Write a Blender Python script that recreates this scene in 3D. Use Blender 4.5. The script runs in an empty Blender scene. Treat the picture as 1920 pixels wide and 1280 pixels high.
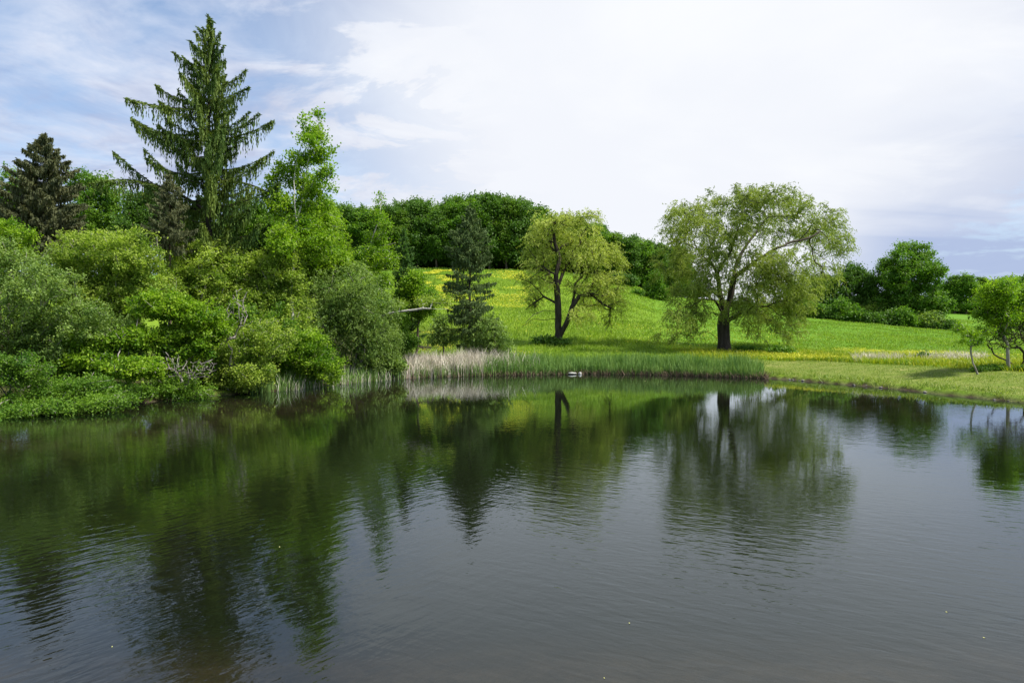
import bpy, math
import numpy as np
from mathutils import Vector

sc = bpy.context.scene
R = math.radians
# ------------------------------------------------------------------ camera
EYE = 4.25
FOC = 1280.0
cam_d = bpy.data.cameras.new("camera"); cam = bpy.data.objects.new("camera", cam_d)
sc.collection.objects.link(cam); sc.camera = cam
cam_d.sensor_width = 36.0; cam_d.lens = 24.0; cam_d.clip_end = 6000; cam_d.clip_start = 0.1
cam.location = (0, 0, EYE); cam.rotation_euler = (R(90.0), 0, 0)
cam_d.shift_y = -20.0 / 1920.0

# ------------------------------------------------------------------ light, sky, exposure
SUN_EL, SUN_AZ = 54.0, 108.0            # degrees; azimuth measured from +Y towards +X
sd = Vector((math.sin(R(SUN_AZ)) * math.cos(R(SUN_EL)), math.cos(R(SUN_AZ)) * math.cos(R(SUN_EL)), math.sin(R(SUN_EL))))
sl = bpy.data.lights.new("sun", 'SUN'); sl.energy = 4.3; sl.angle = R(7.0); sl.color = (1.0, 0.95, 0.86)
so = bpy.data.objects.new("sun", sl); sc.collection.objects.link(so)
so.rotation_euler = sd.to_track_quat('Z', 'Y').to_euler(); so.location = (40, 40, 80)

world = bpy.data.worlds.new("World"); sc.world = world; world.use_nodes = True
def build_sky():
    nt = world.node_tree; nt.nodes.clear(); N = nt.nodes.new; L = nt.links.new
    def math_(op, a, b=None, c=None, clamp=False):
        n = N('ShaderNodeMath'); n.operation = op; n.use_clamp = clamp
        for i, v in enumerate((a, b, c)):
            if v is None: continue
            if isinstance(v, (int, float)): n.inputs[i].default_value = v
            else: L(v, n.inputs[i])
        return n.outputs[0]
    def rng_(v, a, b, c=0.0, d=1.0):
        n = N('ShaderNodeMapRange'); n.interpolation_type = 'SMOOTHSTEP'
        L(v, n.inputs[0])
        for i, q in enumerate((a, b, c, d)): n.inputs[i + 1].default_value = q
        return n.outputs[0]
    def mixc(f, a, b):
        n = N('ShaderNodeMix'); n.data_type = 'RGBA'
        if isinstance(f, (int, float)): n.inputs[0].default_value = f
        else: L(f, n.inputs[0])
        for i, v in ((6, a), (7, b)):
            if isinstance(v, tuple): n.inputs[i].default_value = (*v, 1)
            else: L(v, n.inputs[i])
        return n.outputs[2]
    sky = N('ShaderNodeTexSky'); sky.sky_type = 'NISHITA'; sky.sun_disc = False
    sky.sun_elevation = R(SUN_EL); sky.sun_rotation = R(SUN_AZ)
    sky.air_density = 1.0; sky.dust_density = 1.0; sky.ozone_density = 1.5
    tc = N('ShaderNodeTexCoord'); sep = N('ShaderNodeSeparateXYZ'); L(tc.outputs['Generated'], sep.inputs[0])
    zz = math_('ADD', math_('MAXIMUM', sep.outputs[2], 0.0), 0.16)
    comb = N('ShaderNodeCombineXYZ'); L(math_('DIVIDE', sep.outputs[0], zz), comb.inputs[0]); L(math_('DIVIDE', sep.outputs[1], zz), comb.inputs[1])
    def noise(scale, detail, rough, dist, mscale, loc=(0, 0, 0), rot=0.0):
        m = N('ShaderNodeMapping'); L(comb.outputs[0], m.inputs[0]); m.inputs['Scale'].default_value = mscale
        m.inputs['Location'].default_value = loc; m.inputs['Rotation'].default_value = (0, 0, rot)
        n = N('ShaderNodeTexNoise'); L(m.outputs[0], n.inputs['Vector'])
        n.inputs['Scale'].default_value = scale; n.inputs['Detail'].default_value = detail
        n.inputs['Roughness'].default_value = rough; n.inputs['Distortion'].default_value = dist
        return n.outputs['Fac']
    n1 = noise(0.8, 5, 0.55, 0.3, (1.0, 1.0, 1), (3.1, 1.7, 0))
    n2 = noise(2.6, 8, 0.6, 0.5, (0.8, 1.0, 1), (0.4, 5.2, 0), 0.5)
    n3 = noise(1.2, 4, 0.5, 0.4, (0.25, 1.3, 1), (7.4, 2.2, 0), 0.15); n5 = noise(2.4, 8, 0.62, 0.7, (1.0, 1.0, 1), (5.3, 0.7, 0), 0.6)
    # bright veil of cloud round the direction of the hidden sun
    vd = N('ShaderNodeVectorMath'); vd.operation = 'DOT_PRODUCT'; L(tc.outputs['Generated'], vd.inputs[0])
    g = Vector((0.24, 1.0, 0.40)).normalized(); vd.inputs[1].default_value = g
    glow = rng_(vd.outputs['Value'], 0.80, 0.985)
    cover = math_('ADD', math_('MULTIPLY', rng_(n1, 0.34, 0.66), 0.5), math_('MULTIPLY', rng_(n2, 0.36, 0.66), 0.5))
    n4 = noise(7.5, 6, 0.6, 0.6, (0.8, 1.0, 1), (1.4, 3.2, 0), 0.4)
    cover = math_('ADD', cover, math_('MULTIPLY_ADD', n4, 1.3, -0.55))
    vb = N('ShaderNodeVectorMath'); vb.operation = 'DOT_PRODUCT'; L(tc.outputs['Generated'], vb.inputs[0]); vb.inputs[1].default_value = Vector((-0.21, 1.0, 0.38)).normalized()
    cover = math_('SUBTRACT', cover, math_('MULTIPLY', rng_(vb.outputs['Value'], 0.980, 0.999), math_('MULTIPLY', rng_(n2, 0.66, 0.36), 0.75)))
    cover = math_('ADD', math_('MAXIMUM', cover, 0.12), math_('MULTIPLY', glow, 0.9), clamp=True)
    low = rng_(sep.outputs[2], 0.02, 0.22, 1.0, 0.0)
    cover = math_('MAXIMUM', cover, math_('MULTIPLY', low, 0.8))
    blue = N('ShaderNodeVectorMath'); blue.operation = 'SCALE'; L(sky.outputs[0], blue.inputs[0]); blue.inputs['Scale'].default_value = 1.1
    grey = mixc(rng_(math_('ADD', math_('MULTIPLY', n3, 0.35), math_('MULTIPLY', n5, 0.65)), 0.40, 0.60), (2.2, 2.65, 4.0), (4.0, 4.45, 5.4))
    white = (5.55, 5.65, 5.85)
    band = math_('MULTIPLY', math_('MULTIPLY', rng_(sep.outputs[0], 0.36, 0.52), rng_(sep.outputs[2], 0.30, 0.12)), rng_(n3, 0.38, 0.55, 0.35, 1.0))
    white = mixc(rng_(n1, 0.40, 0.62), (5.2, 5.35, 5.7), white)
    cl = mixc(math_('ADD', glow, math_('MULTIPLY', rng_(n2, 0.45, 0.75), 0.25), clamp=True), grey, white)
    cl = mixc(math_('MULTIPLY', band, 0.95), cl, (2.5, 3.05, 4.4))
    col = mixc(cover, blue.outputs[0], cl)
    bg = N('ShaderNodeBackground'); L(col, bg.inputs[0]); bg.inputs[1].default_value = 0.1
    out = N('ShaderNodeOutputWorld'); L(bg.outputs[0], out.inputs[0])
build_sky()
sc.view_settings.view_transform = 'Standard'; sc.view_settings.look = 'None'
sc.view_settings.exposure = 0.80; sc.view_settings.gamma = 1.0; sc.view_settings.use_curve_mapping = False
sc.render.engine = 'CYCLES'
sc.cycles.use_denoising = True
sc.cycles.max_bounces = 8; sc.cycles.diffuse_bounces = 6; sc.cycles.glossy_bounces = 3
sc.cycles.transmission_bounces = 6; sc.cycles.transparent_max_bounces = 6
sc.cycles.caustics_reflective = False; sc.cycles.caustics_refractive = False

# ------------------------------------------------------------------ helpers
def new_mat(name):
    m = bpy.data.materials.new(name); m.use_nodes = True; nt = m.node_tree; nt.nodes.clear()
    return m, nt, nt.nodes.new, nt.links.new
def leaf_mat(name, a, b, trans=0.45, tcol=None, rough=0.5, nscale=0.6, spec=0.25):
    """two leaf colours mixed by the leaf's own random tint and by clumps; light passes through the blades"""
    m, nt, N, L = new_mat(name)
    at = N('ShaderNodeAttribute'); at.attribute_name = 'tint'
    tc = N('ShaderNodeTexCoord'); nz = N('ShaderNodeTexNoise'); L(tc.outputs['Object'], nz.inputs['Vector'])
    nz.inputs['Scale'].default_value = nscale; nz.inputs['Detail'].default_value = 3
    ad = N('ShaderNodeMath'); ad.operation = 'MULTIPLY_ADD'; L(nz.outputs['Fac'], ad.inputs[0]); ad.inputs[1].default_value = 1.6; ad.inputs[2].default_value = -0.8
    s = N('ShaderNodeMath'); s.operation = 'ADD'; s.use_clamp = True; L(ad.outputs[0], s.inputs[0]); L(at.outputs['Fac'], s.inputs[1])
    mx = N('ShaderNodeMix'); mx.data_type = 'RGBA'; L(s.outputs[0], mx.inputs[0]); mx.inputs[6].default_value = (*a, 1); mx.inputs[7].default_value = (*b, 1)
    p = N('ShaderNodeBsdfPrincipled'); L(mx.outputs[2], p.inputs['Base Color']); p.inputs['Roughness'].default_value = rough
    p.inputs['Specular IOR Level'].default_value = spec
    t = N('ShaderNodeBsdfTranslucent'); hs = N('ShaderNodeMix'); hs.data_type = 'RGBA'; hs.blend_type = 'MULTIPLY'; hs.inputs[0].default_value = 1.0
    L(mx.outputs[2], hs.inputs[6]); hs.inputs[7].default_value = (*(tcol or (1.15, 1.3, 0.5)), 1); L(hs.outputs[2], t.inputs[0])
    ms = N('ShaderNodeMixShader'); ms.inputs[0].default_value = trans; L(p.outputs[0], ms.inputs[1]); L(t.outputs[0], ms.inputs[2])
    o = N('ShaderNodeOutputMaterial'); L(ms.outputs[0], o.inputs[0]); return m
def bark_mat(name, a, b, scale=3.0, stretch=0.25, bump=0.6):
    m, nt, N, L = new_mat(name)
    tc = N('ShaderNodeTexCoord'); mp = N('ShaderNodeMapping'); L(tc.outputs['Object'], mp.inputs[0]); mp.inputs['Scale'].default_value = (1, 1, stretch)
    nz = N('ShaderNodeTexNoise'); L(mp.outputs[0], nz.inputs['Vector']); nz.inputs['Scale'].default_value = scale; nz.inputs['Detail'].default_value = 6; nz.inputs['Roughness'].default_value = 0.7
    r = N('ShaderNodeMapRange'); L(nz.outputs['Fac'], r.inputs[0]); r.inputs[1].default_value = 0.35; r.inputs[2].default_value = 0.65
    mx = N('ShaderNodeMix'); mx.data_type = 'RGBA'; L(r.outputs[0], mx.inputs[0]); mx.inputs[6].default_value = (*a, 1); mx.inputs[7].default_value = (*b, 1)
    bp = N('ShaderNodeBump'); L(nz.outputs['Fac'], bp.inputs['Height']); bp.inputs['Strength'].default_value = bump; bp.inputs['Distance'].default_value = 0.08
    p = N('ShaderNodeBsdfPrincipled'); L(mx.outputs[2], p.inputs['Base Color']); p.inputs['Roughness'].default_value = 0.9; p.inputs['Specular IOR Level'].default_value = 0.15
    L(bp.outputs[0], p.inputs['Normal'])
    o = N('ShaderNodeOutputMaterial'); L(p.outputs[0], o.inputs[0]); return m

def mesh_from(name, V, Fs, mat, tint=None, smooth=False, extra=None):
    """Fs: list of int arrays (n,k); one mesh. tint: one value per face"""
    me = bpy.data.meshes.new(name)
    V = np.asarray(V, np.float32); me.vertices.add(len(V)); me.vertices.foreach_set('co', V.ravel())
    nl = sum(f.size for f in Fs); nf = sum(len(f) for f in Fs)
    me.loops.add(nl); me.polygons.add(nf)
    me.loops.foreach_set('vertex_index', np.concatenate([f.ravel() for f in Fs]).astype(np.int32))
    tot = np.concatenate([np.full(len(f), f.shape[1]) for f in Fs]).astype(np.int32)
    st = np.concatenate([[0], np.cumsum(tot)[:-1]]).astype(np.int32)
    me.polygons.foreach_set('loop_start', st)
    me.polygons.foreach_set('loop_total', tot)
    me.polygons.foreach_set('use_smooth', np.full(nf, smooth))
    if tint is not None:
        a = me.attributes.new('tint', 'FLOAT', 'FACE'); a.data.foreach_set('value', np.asarray(tint, np.float32))
    for k, v in (extra or {}).items():
        a = me.attributes.new(k, 'FLOAT', 'POINT'); a.data.foreach_set('value', np.asarray(v, np.float32))
    me.materials.append(mat); me.update(calc_edges=True); me.validate()
    return me
def link(name, me, parent=None, loc=None):
    o = bpy.data.objects.new(name, me); sc.collection.objects.link(o)
    if parent is not None: o.parent = parent
    if loc is not None: o.location = loc
    return o
def tag(o, label=None, cat=None, group=None, kind=None):
    if label: o['label'] = label
    if cat: o['category'] = cat
    if group: o['group'] = group
    if kind: o['kind'] = kind
    return o
def thing(name, label, cat, loc, group=None):
    o = bpy.data.objects.new(name, None); sc.collection.objects.link(o); o.location = loc; o.empty_display_size = 0.3
    return tag(o, label, cat, group)
def unit(v): return v / np.maximum(np.linalg.norm(v, axis=-1, keepdims=True), 1e-9)

# ------------------------------------------------------------------ terrain
SHORE = np.array([(-36, 30.5), (-29, 32), (-25.2, 33.6), (-23.6, 35.1), (-22, 39.7), (-19.5, 44.6), (-15.8, 49.5), (-12.1, 57.3), (-7.9, 63.3),
                  (0, 66.3), (7.4, 68), (15, 66.3), (22.7, 61.8), (25.6, 55.5), (28.1, 48.6), (29.5, 42.5), (30, 40), (31.5, 32), (31, 20), (24, 9),
                  (10, 4.2), (-10, 4.0), (-24, 6), (-33, 14), (-40, 24)], float)
def shore_sd(x, y):
    """signed distance to the shoreline: positive on land"""
    p = np.stack([np.ravel(x), np.ravel(y)], 1); best = np.full(len(p), 1e18); inside = np.zeros(len(p), bool)
    for i in range(len(SHORE)):
        a, b = SHORE[i], SHORE[(i + 1) % len(SHORE)]; e = b - a
        t = np.clip(((p - a) @ e) / (e @ e), 0, 1); q = p - a - t[:, None] * e
        best = np.minimum(best, (q ** 2).sum(1))
        c = ((a[1] > p[:, 1]) != (b[1] > p[:, 1]))
        xi = a[0] + (p[:, 1] - a[1]) / (b[1] - a[1] + 1e-12) * e[0]
        inside ^= c & (p[:, 0] < xi)
    d = np.sqrt(best); return np.where(inside, -d, d).reshape(np.shape(x))
def sst(a, b, v):
    t = np.clip((v - a) / (b - a), 0, 1); return t * t * (3 - 2 * t)
def vnoise(x, y, s, seed=0):
    """cheap value noise"""
    x = np.asarray(x) * s; y = np.asarray(y) * s; xi = np.floor(x); yi = np.floor(y); fx = x - xi; fy = y - yi
    fx = fx * fx * (3 - 2 * fx); fy = fy * fy * (3 - 2 * fy)
    def h(a, b):
        v = np.sin(a * 127.1 + b * 311.7 + seed * 74.7) * 43758.5453; return v - np.floor(v)
    return (h(xi, yi) * (1 - fx) + h(xi + 1, yi) * fx) * (1 - fy) + (h(xi, yi + 1) * (1 - fx) + h(xi + 1, yi + 1) * fx) * fy
def ground(x, y):
    x = np.asarray(x, float); y = np.asarray(y, float)
    s = shore_sd(x, y)
    s = s + (vnoise(x, y, 0.9, 3) - 0.5) * 0.7 * (np.abs(s) < 4)
    land = 0.30 * sst(0, 0.6, s) + 0.85 * sst(0.0, 12, s) + 0.012 * np.maximum(s, 0) ** 0.5
    bed = -0.10 - 2.4 * sst(0, 16, -s)
    z = np.where(s > 0, land + 0.02, bed)
    d = np.maximum(np.hypot(x, y), 1e-3); u = np.where(y > 1, x / np.maximum(y, 1), np.where(x > 0, 1.2, -1.2)); u = np.clip(u, -1.2, 1.2)
    ztop = np.interp(u, [-1.2, -0.6, -0.05, 0.08, 0.17, 0.21, 0.42, 0.68, 0.9, 1.2], [19, 20, 22.3, 20.5, 17, 14, 8.2, 4.2, 3.2, 3])
    dtop = np.interp(u, [-1.2, -0.05, 0.17, 0.42, 0.7, 1.2], [190, 195, 182, 160, 150, 150])
    yy = np.maximum(y, 0)
    t = np.clip((yy - 76) / (dtop - 76), 0, 1); prof = 0.75 * t ** 1.25 + 0.25 * sst(0, 1, t)
    z = z + (ztop - 1.6) * prof * (y > 0)
    far = np.clip((yy - dtop) / 150.0, 0, 6); z = z + np.where(u > 0.25, 6.5, 4.0) * np.minimum(far, 1.2) + far * 0.8
    # the bank the photographer stands on
    z = z + 2.0 * sst(5.0, -2.0, y) * (s > 0) * sst(0.3, 3, s)
    rough = (vnoise(x, y, 0.35, 1) - 0.5) * 0.28 + (vnoise(x, y, 0.11, 2) - 0.5) * 0.5 * sst(70, 110, d)
    z = z + rough * sst(0.3, 4, s) * np.where((x > 20) & (y < 75), 0.55, 1.0)
    return z
def gpt(px, d):
    x = (px - 960) / FOC * d; return np.array([x, d, float(ground(np.array([x]), np.array([d]))[0])])
def pt(px, py, d): return np.array([(px - 960) / FOC * d, d, EYE + (620 - py) / FOC * d])

def ground_mesh():
    xs = np.unique(np.round(np.concatenate([np.arange(-46, 46.1, 0.55), np.geomspace(46, 3000, 46), -np.geomspace(46, 3000, 46)]), 3))
    ys = np.unique(np.round(np.concatenate([np.arange(-8, 84.1, 0.55), np.geomspace(84, 3000, 70), -np.geomspace(8, 1500, 14)]), 3))
    X, Y = np.meshgrid(xs, ys); Z = ground(X, Y); s = shore_sd(X, Y)
    nx, ny = len(xs), len(ys); V = np.stack([X, Y, Z], -1).reshape(-1, 3)
    i = (np.arange(ny - 1)[:, None] * nx + np.arange(nx - 1)[None]).ravel()
    F = np.stack([i, i + 1, i + nx + 1, i + nx], 1)
    mown = sst(0.3, 1.2, s) * sst(11.5, 10.0, s + (vnoise(X, Y, .3, 9) - .5) * 2) * sst(20, 23, X) * (Y < 80)
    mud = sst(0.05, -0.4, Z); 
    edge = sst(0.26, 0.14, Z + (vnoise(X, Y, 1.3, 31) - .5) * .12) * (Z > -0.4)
    U = X / np.maximum(Y, 1)
    lush = sst(0.16, 0.26, U + (vnoise(X, Y, .1, 4) - .5) * 0.1) * sst(84, 96, Y) + sst(170, 185, Y) * (U < .25)
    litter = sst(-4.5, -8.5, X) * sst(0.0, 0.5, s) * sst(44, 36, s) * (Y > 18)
    m, nt, N, L = new_mat("meadow_ground")
    def mix(f, a, b):
        n = N('ShaderNodeMix'); n.data_type = 'RGBA'; L(f, n.inputs[0])
        for k, v in ((6, a), (7, b)):
            if isinstance(v, tuple): n.inputs[k].default_value = (*v, 1)
            else: L(v, n.inputs[k])
        return n.outputs[2]
    def attr(k):
        n = N('ShaderNodeAttribute'); n.attribute_name = k; return n.outputs['Fac']
    tc = N('ShaderNodeTexCoord')
    def nz(sc_, det, lo, hi):
        n = N('ShaderNodeTexNoise'); L(tc.outputs['Object'], n.inputs['Vector']); n.inputs['Scale'].default_value = sc_; n.inputs['Detail'].default_value = det; n.inputs['Roughness'].default_value = .65
        r = N('ShaderNodeMapRange'); L(n.outputs['Fac'], r.inputs[0]); r.inputs[1].default_value = lo; r.inputs[2].default_value = hi; return r.outputs[0], n.outputs['Fac']
    a1, _ = nz(0.09, 5, .35, .65); a2, f2 = nz(1.2, 6, .3, .7); a3, _ = nz(0.5, 5, .35, .7)
    gcol = mix(a1, (0.10, 0.19, 0.014), (0.20, 0.30, 0.02)); gcol = mix(a2, gcol, (0.12, 0.20, 0.015))
    gcol = mix(attr('lush'), gcol, (0.10, 0.21, 0.018))
    mcol = mix(a3, (0.15, 0.20, 0.03), (0.27, 0.26, 0.09)); mcol = mix(a2, mcol, (0.10, 0.15, 0.02))
    c = mix(attr('mown'), gcol, mcol)
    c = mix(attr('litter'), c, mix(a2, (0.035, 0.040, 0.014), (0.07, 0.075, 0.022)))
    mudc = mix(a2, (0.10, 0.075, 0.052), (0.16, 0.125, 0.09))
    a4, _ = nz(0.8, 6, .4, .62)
    mudc = mix(attr('depth_shade'), mix(a4, mudc, (0.27, 0.22, 0.175)), (0.030, 0.030, 0.014))  # bed colour darkens with depth, standing in for light the water absorbs
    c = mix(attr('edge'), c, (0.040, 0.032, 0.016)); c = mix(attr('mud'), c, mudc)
    p = N('ShaderNodeBsdfPrincipled'); L(c, p.inputs['Base Color']); p.inputs['Roughness'].default_value = .95; p.inputs['Specular IOR Level'].default_value = .1
    bp = N('ShaderNodeBump'); L(f2, bp.inputs['Height']); bp.inputs['Strength'].default_value = .7; bp.inputs['Distance'].default_value = .3; L(bp.outputs[0], p.inputs['Normal'])
    o = N('ShaderNodeOutputMaterial'); L(p.outputs[0], o.inputs[0])
    me = mesh_from("ground", V, [F], m, smooth=True, extra=dict(mown=mown.ravel(), mud=mud.ravel(), edge=edge.ravel(), lush=np.clip(lush, 0, 1).ravel(), litter=litter.ravel(), depth_shade=sst(-.5, -1.7, Z).ravel()))
    tag(link("ground", me), kind='structure')
ground_mesh()

def water():
    m, nt, N, L = new_mat("pond_water")
    def mth(op, a, b):
        n = N('ShaderNodeMath'); n.operation = op
        for i, v in enumerate((a, b)):
            if isinstance(v, (int, float)): n.inputs[i].default_value = v
            else: L(v, n.inputs[i])
        return n.outputs[0]
    tc = N('ShaderNodeTexCoord')
    def nz(scale, rot, st, det=2.0, dist=0.4, loc=(0, 0, 0)):
        mp = N('ShaderNodeMapping'); mp.vector_type = 'TEXTURE'; L(tc.outputs['Object'], mp.inputs[0]); mp.inputs['Rotation'].default_value = (0, 0, R(rot)); mp.inputs['Scale'].default_value = tuple(1 / q for q in st); mp.inputs['Location'].default_value = loc
        n = N('ShaderNodeTexNoise'); L(mp.outputs[0], n.inputs['Vector']); n.inputs['Scale'].default_value = scale; n.inputs['Detail'].default_value = det; n.inputs['Distortion'].default_value = dist; n.inputs['Roughness'].default_value = .45
        return n.outputs['Fac']
    sx = N('ShaderNodeSeparateXYZ'); L(tc.outputs['Object'], sx.inputs[0])
    fan = N('ShaderNodeMapRange'); L(sx.outputs[0], fan.inputs[0]); fan.inputs[1].default_value = -3.5; fan.inputs[2].default_value = 2.0
    def lerp(a, b):
        q = N('ShaderNodeMix'); L(fan.outputs[0], q.inputs[0]); L(a, q.inputs[2]); L(b, q.inputs[3]); return q.outputs[0]
    rip = lerp(nz(4.6, 50, (0.33, 1.0, 1)), nz(4.6, -32, (0.33, 1.0, 1))); rip2 = lerp(nz(9.5, 62, (0.4, 1.0, 1), loc=(3, 1, 0)), nz(9.5, -20, (0.4, 1.0, 1), loc=(3, 1, 0))); swell = nz(0.9, -20, (0.5, 1, 1), 1.5)
    gust = N('ShaderNodeMapRange'); L(nz(0.10, 10, (0.8, 1, 1), 2.0, 0.3, (2.0, 4.0, 0)), gust.inputs[0]); gust.inputs[1].default_value = .35; gust.inputs[2].default_value = .68; gust.inputs[3].default_value = .35; gust.inputs[4].default_value = 1.5
    h = mth('MULTIPLY', mth('ADD', mth('MULTIPLY', rip, 0.0062), mth('MULTIPLY', rip2, 0.0026)), gust.outputs[0])
    sp = N('ShaderNodeSeparateXYZ'); L(tc.outputs['Object'], sp.inputs[0]); calm = N('ShaderNodeMapRange'); L(sp.outputs[1], calm.inputs[0])   # the far end lies sheltered by the trees
    for i, v in enumerate((11.0, 40.0, 1.5, 0.14)): calm.inputs[i + 1].default_value = v
    h = mth('MULTIPLY', mth('ADD', h, mth('MULTIPLY', swell, 0.0040)), calm.outputs[0])
    bp = N('ShaderNodeBump'); L(h, bp.inputs['Height']); bp.inputs['Strength'].default_value = 1.0; bp.inputs['Distance'].default_value = 1.0
    fr = N('ShaderNodeFresnel'); fr.inputs[0].default_value = 1.45; L(bp.outputs[0], fr.inputs['Normal'])
    gl = N('ShaderNodeBsdfGlossy'); gl.inputs['Roughness'].default_value = 0.008; gl.inputs['Color'].default_value = (.86, .94, 1, 1); L(bp.outputs[0], gl.inputs['Normal'])
    tr = N('ShaderNodeBsdfTransparent'); tr.inputs[0].default_value = (.56, .53, .45, 1)
    df = N('ShaderNodeBsdfDiffuse'); df.inputs[0].default_value = (.006, .010, .005, 1)
    m1 = N('ShaderNodeMixShader'); m1.inputs[0].default_value = .45; L(tr.outputs[0], m1.inputs[1]); L(df.outputs[0], m1.inputs[2])
    m2 = N('ShaderNodeMixShader'); L(fr.outputs[0], m2.inputs[0]); L(m1.outputs[0], m2.inputs[1]); L(gl.outputs[0], m2.inputs[2])
    o = N('ShaderNodeOutputMaterial'); L(m2.outputs[0], o.inputs[0])
    V = np.array([(-46, 2, 0), (36, 2, 0), (36, 70, 0), (-46, 70, 0)], float)
    tag(link("water", mesh_from("water", V, [np.array([[0, 1, 2, 3]])], m)), kind='structure')
water()

# ------------------------------------------------------------------ plants: generators
def leaves(P, D, Lm, Wm, rng, spread=0.9, flat=0.35, tint=None):
    """one diamond blade per point, pointing roughly along D"""
    n = len(P); d = unit(D + rng.normal(0, spread, (n, 3)))
    nn = rng.normal(0, 1, (n, 3)); nn[:, 2] += flat * 3; w = unit(np.cross(d, nn))
    l = Lm * rng.uniform(.65, 1.3, (n, 1)) * .5; ww = Wm * rng.uniform(.7, 1.3, (n, 1)) * .5
    nrm = np.cross(d, w); c = P
    V = np.stack([c - d * l, c + w * ww + nrm * ww * .3, c + d * l, c - w * ww + nrm * ww * .3], 1).reshape(-1, 3)
    F = np.arange(4 * n).reshape(n, 4)
    return V, F, (rng.uniform(0, 1, n) if tint is None else tint)

def skeleton(trunks, att, rng, step, kpath=0.25, wob=0.12, sag=0.0):
    """trunks: list of polylines (first starts at the root, others start on it). att: points every branch must reach"""
    nod = []; par = []
    for ti, pl in enumerate(trunks):
        prev = -1
        if ti:
            A = np.array(nod); prev = int(np.argmin(((A - pl[0]) ** 2).sum(1))); pl = [A[prev]] + list(pl[1:])
        for k, q in enumerate(pl):
            q = np.array(q, float)
            if k == 0:
                if ti == 0: nod.append(q); par.append(-1); prev = 0
                continue
            a = nod[prev]; n = max(1, int(np.linalg.norm(q - a) / step))
            for j in range(1, n + 1):
                f = j / n; p = a + (q - a) * f
                if j < n: p = p + rng.normal(0, wob * step * .35, 3)
                nod.append(p); par.append(prev); prev = len(nod) - 1
    cap = len(nod) + len(att) * 14 + 50
    P = np.zeros((cap, 3)); par_ = np.full(cap, -1); pl_ = np.zeros(cap); T = np.zeros((cap, 3)); n0 = len(nod)
    P[:n0] = nod; par_[:n0] = par
    for i in range(1, n0):
        v = P[i] - P[par_[i]]; l = np.linalg.norm(v); pl_[i] = pl_[par_[i]] + l; T[i] = v / max(l, 1e-6)
    T[0] = (0, 0, 1); n = n0
    base = P[:n0]
    order = np.argsort([np.min(((base - a) ** 2).sum(1)) for a in att])
    term = []
    for ai in order:
        a = att[ai]; v = a - P[:n]; dist = np.sqrt((v ** 2).sum(1)) + 1e-6
        cosv = (v * T[:n]).sum(1) / dist
        cost = dist * (1.45 - .45 * cosv) + kpath * pl_[:n]
        j = int(np.argmin(cost)); l = dist[j]; k = min(12, max(1, int(round(l / step))))
        p0 = P[j].copy(); t0 = T[j]; prev = j; c1 = p0 + t0 * l * .35
        for q in range(1, k + 1):
            f = q / k; p = (1 - f) ** 2 * p0 + 2 * f * (1 - f) * ((c1 + (p0 + a) * .5) * .5) + f * f * a
            p = p + rng.normal(0, wob * step * .5, 3) * (q < k); p[2] -= sag * math.sin(math.pi * f) * l * .15
            P[n] = p; par_[n] = prev; w = p - P[prev]; ll = np.linalg.norm(w) + 1e-6; T[n] = w / ll; pl_[n] = pl_[prev] + ll; prev = n; n += 1
        term.append(prev)
    return P[:n], par_[:n], T[:n], np.array(term), n0
def tubes(P, par, T, R0, rt, ns=6, power=.46, flare=1.25):
    n = len(P); cnt = np.zeros(n); haskid = np.zeros(n, bool); haskid[par[par >= 0]] = True
    cnt[~haskid] = 1
    for i in range(n - 1, 0, -1): cnt[par[i]] += cnt[i]
    rad = np.maximum(rt, R0 * (cnt / cnt[0]) ** power)
    if flare > 1: rad[0] *= flare
    best = np.zeros(n) - 1; main = np.full(n, -1)
    for i in range(1, n):
        if cnt[i] > best[par[i]]: best[par[i]] = cnt[i]; main[par[i]] = i
    U = np.zeros((n, 3)); U[0] = (1, 0, 0)
    for i in range(1, n):
        u = U[par[i]] - T[i] * (U[par[i]] @ T[i]); l = np.linalg.norm(u)
        if l < .05: u = np.cross(T[i], (.3, .8, .5)); l = np.linalg.norm(u)
        U[i] = u / l
    ang = np.arange(ns) * 2 * math.pi / ns; ca, sa = np.cos(ang), np.sin(ang)
    W = np.cross(T, U)
    ring = P[:, None] + rad[:, None, None] * (U[:, None] * ca[None, :, None] + W[:, None] * sa[None, :, None])
    V = [ring.reshape(-1, 3)]; nv = n * ns
    idx = np.arange(1, n); side = main[par[idx]] != idx
    start = par[idx] * ns
    si = idx[side]
    r2 = P[par[si]][:, None] + (rad[si] * 1.25)[:, None, None] * (U[si][:, None] * ca[None, :, None] + W[si][:, None] * sa[None, :, None])
    V.append(r2.reshape(-1, 3)); start[side] = nv + np.arange(len(si)) * ns
    k = np.arange(ns); k2 = (k + 1) % ns
    F = np.stack([start[:, None] + k, start[:, None] + k2, idx[:, None] * ns + k2, idx[:, None] * ns + k], -1).reshape(-1, 4)
    return np.concatenate(V), F, rad

def lobe_points(lobes, d, n, rng, shell=.42, depth=1.0, dj=.5):
    """lobes (px,py,rx,ry[,ddepth]) in photograph pixels at distance d -> points through their volumes"""
    w = np.array([l[2] * l[3] for l in lobes], float); w /= w.sum(); out = []; cs = []
    span = (max(l[0] for l in lobes) - min(l[0] for l in lobes)) / FOC * d
    for l, f in zip(lobes, w):
        k = max(3, int(round(n * f))); q = unit(rng.normal(0, 1, (k, 3))) * rng.uniform(0, 1, (k, 1)) ** shell
        dd = l[4] if len(l) > 4 else rng.uniform(-dj, dj) * span * .7
        c = pt(l[0], l[1], d + dd); s = (d + dd) / FOC
        out.append(c + q * np.array([l[2] * s, .5 * (l[2] + l[3]) * s * depth, l[3] * s])); cs.append(c)
    return np.concatenate(out)

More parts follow.
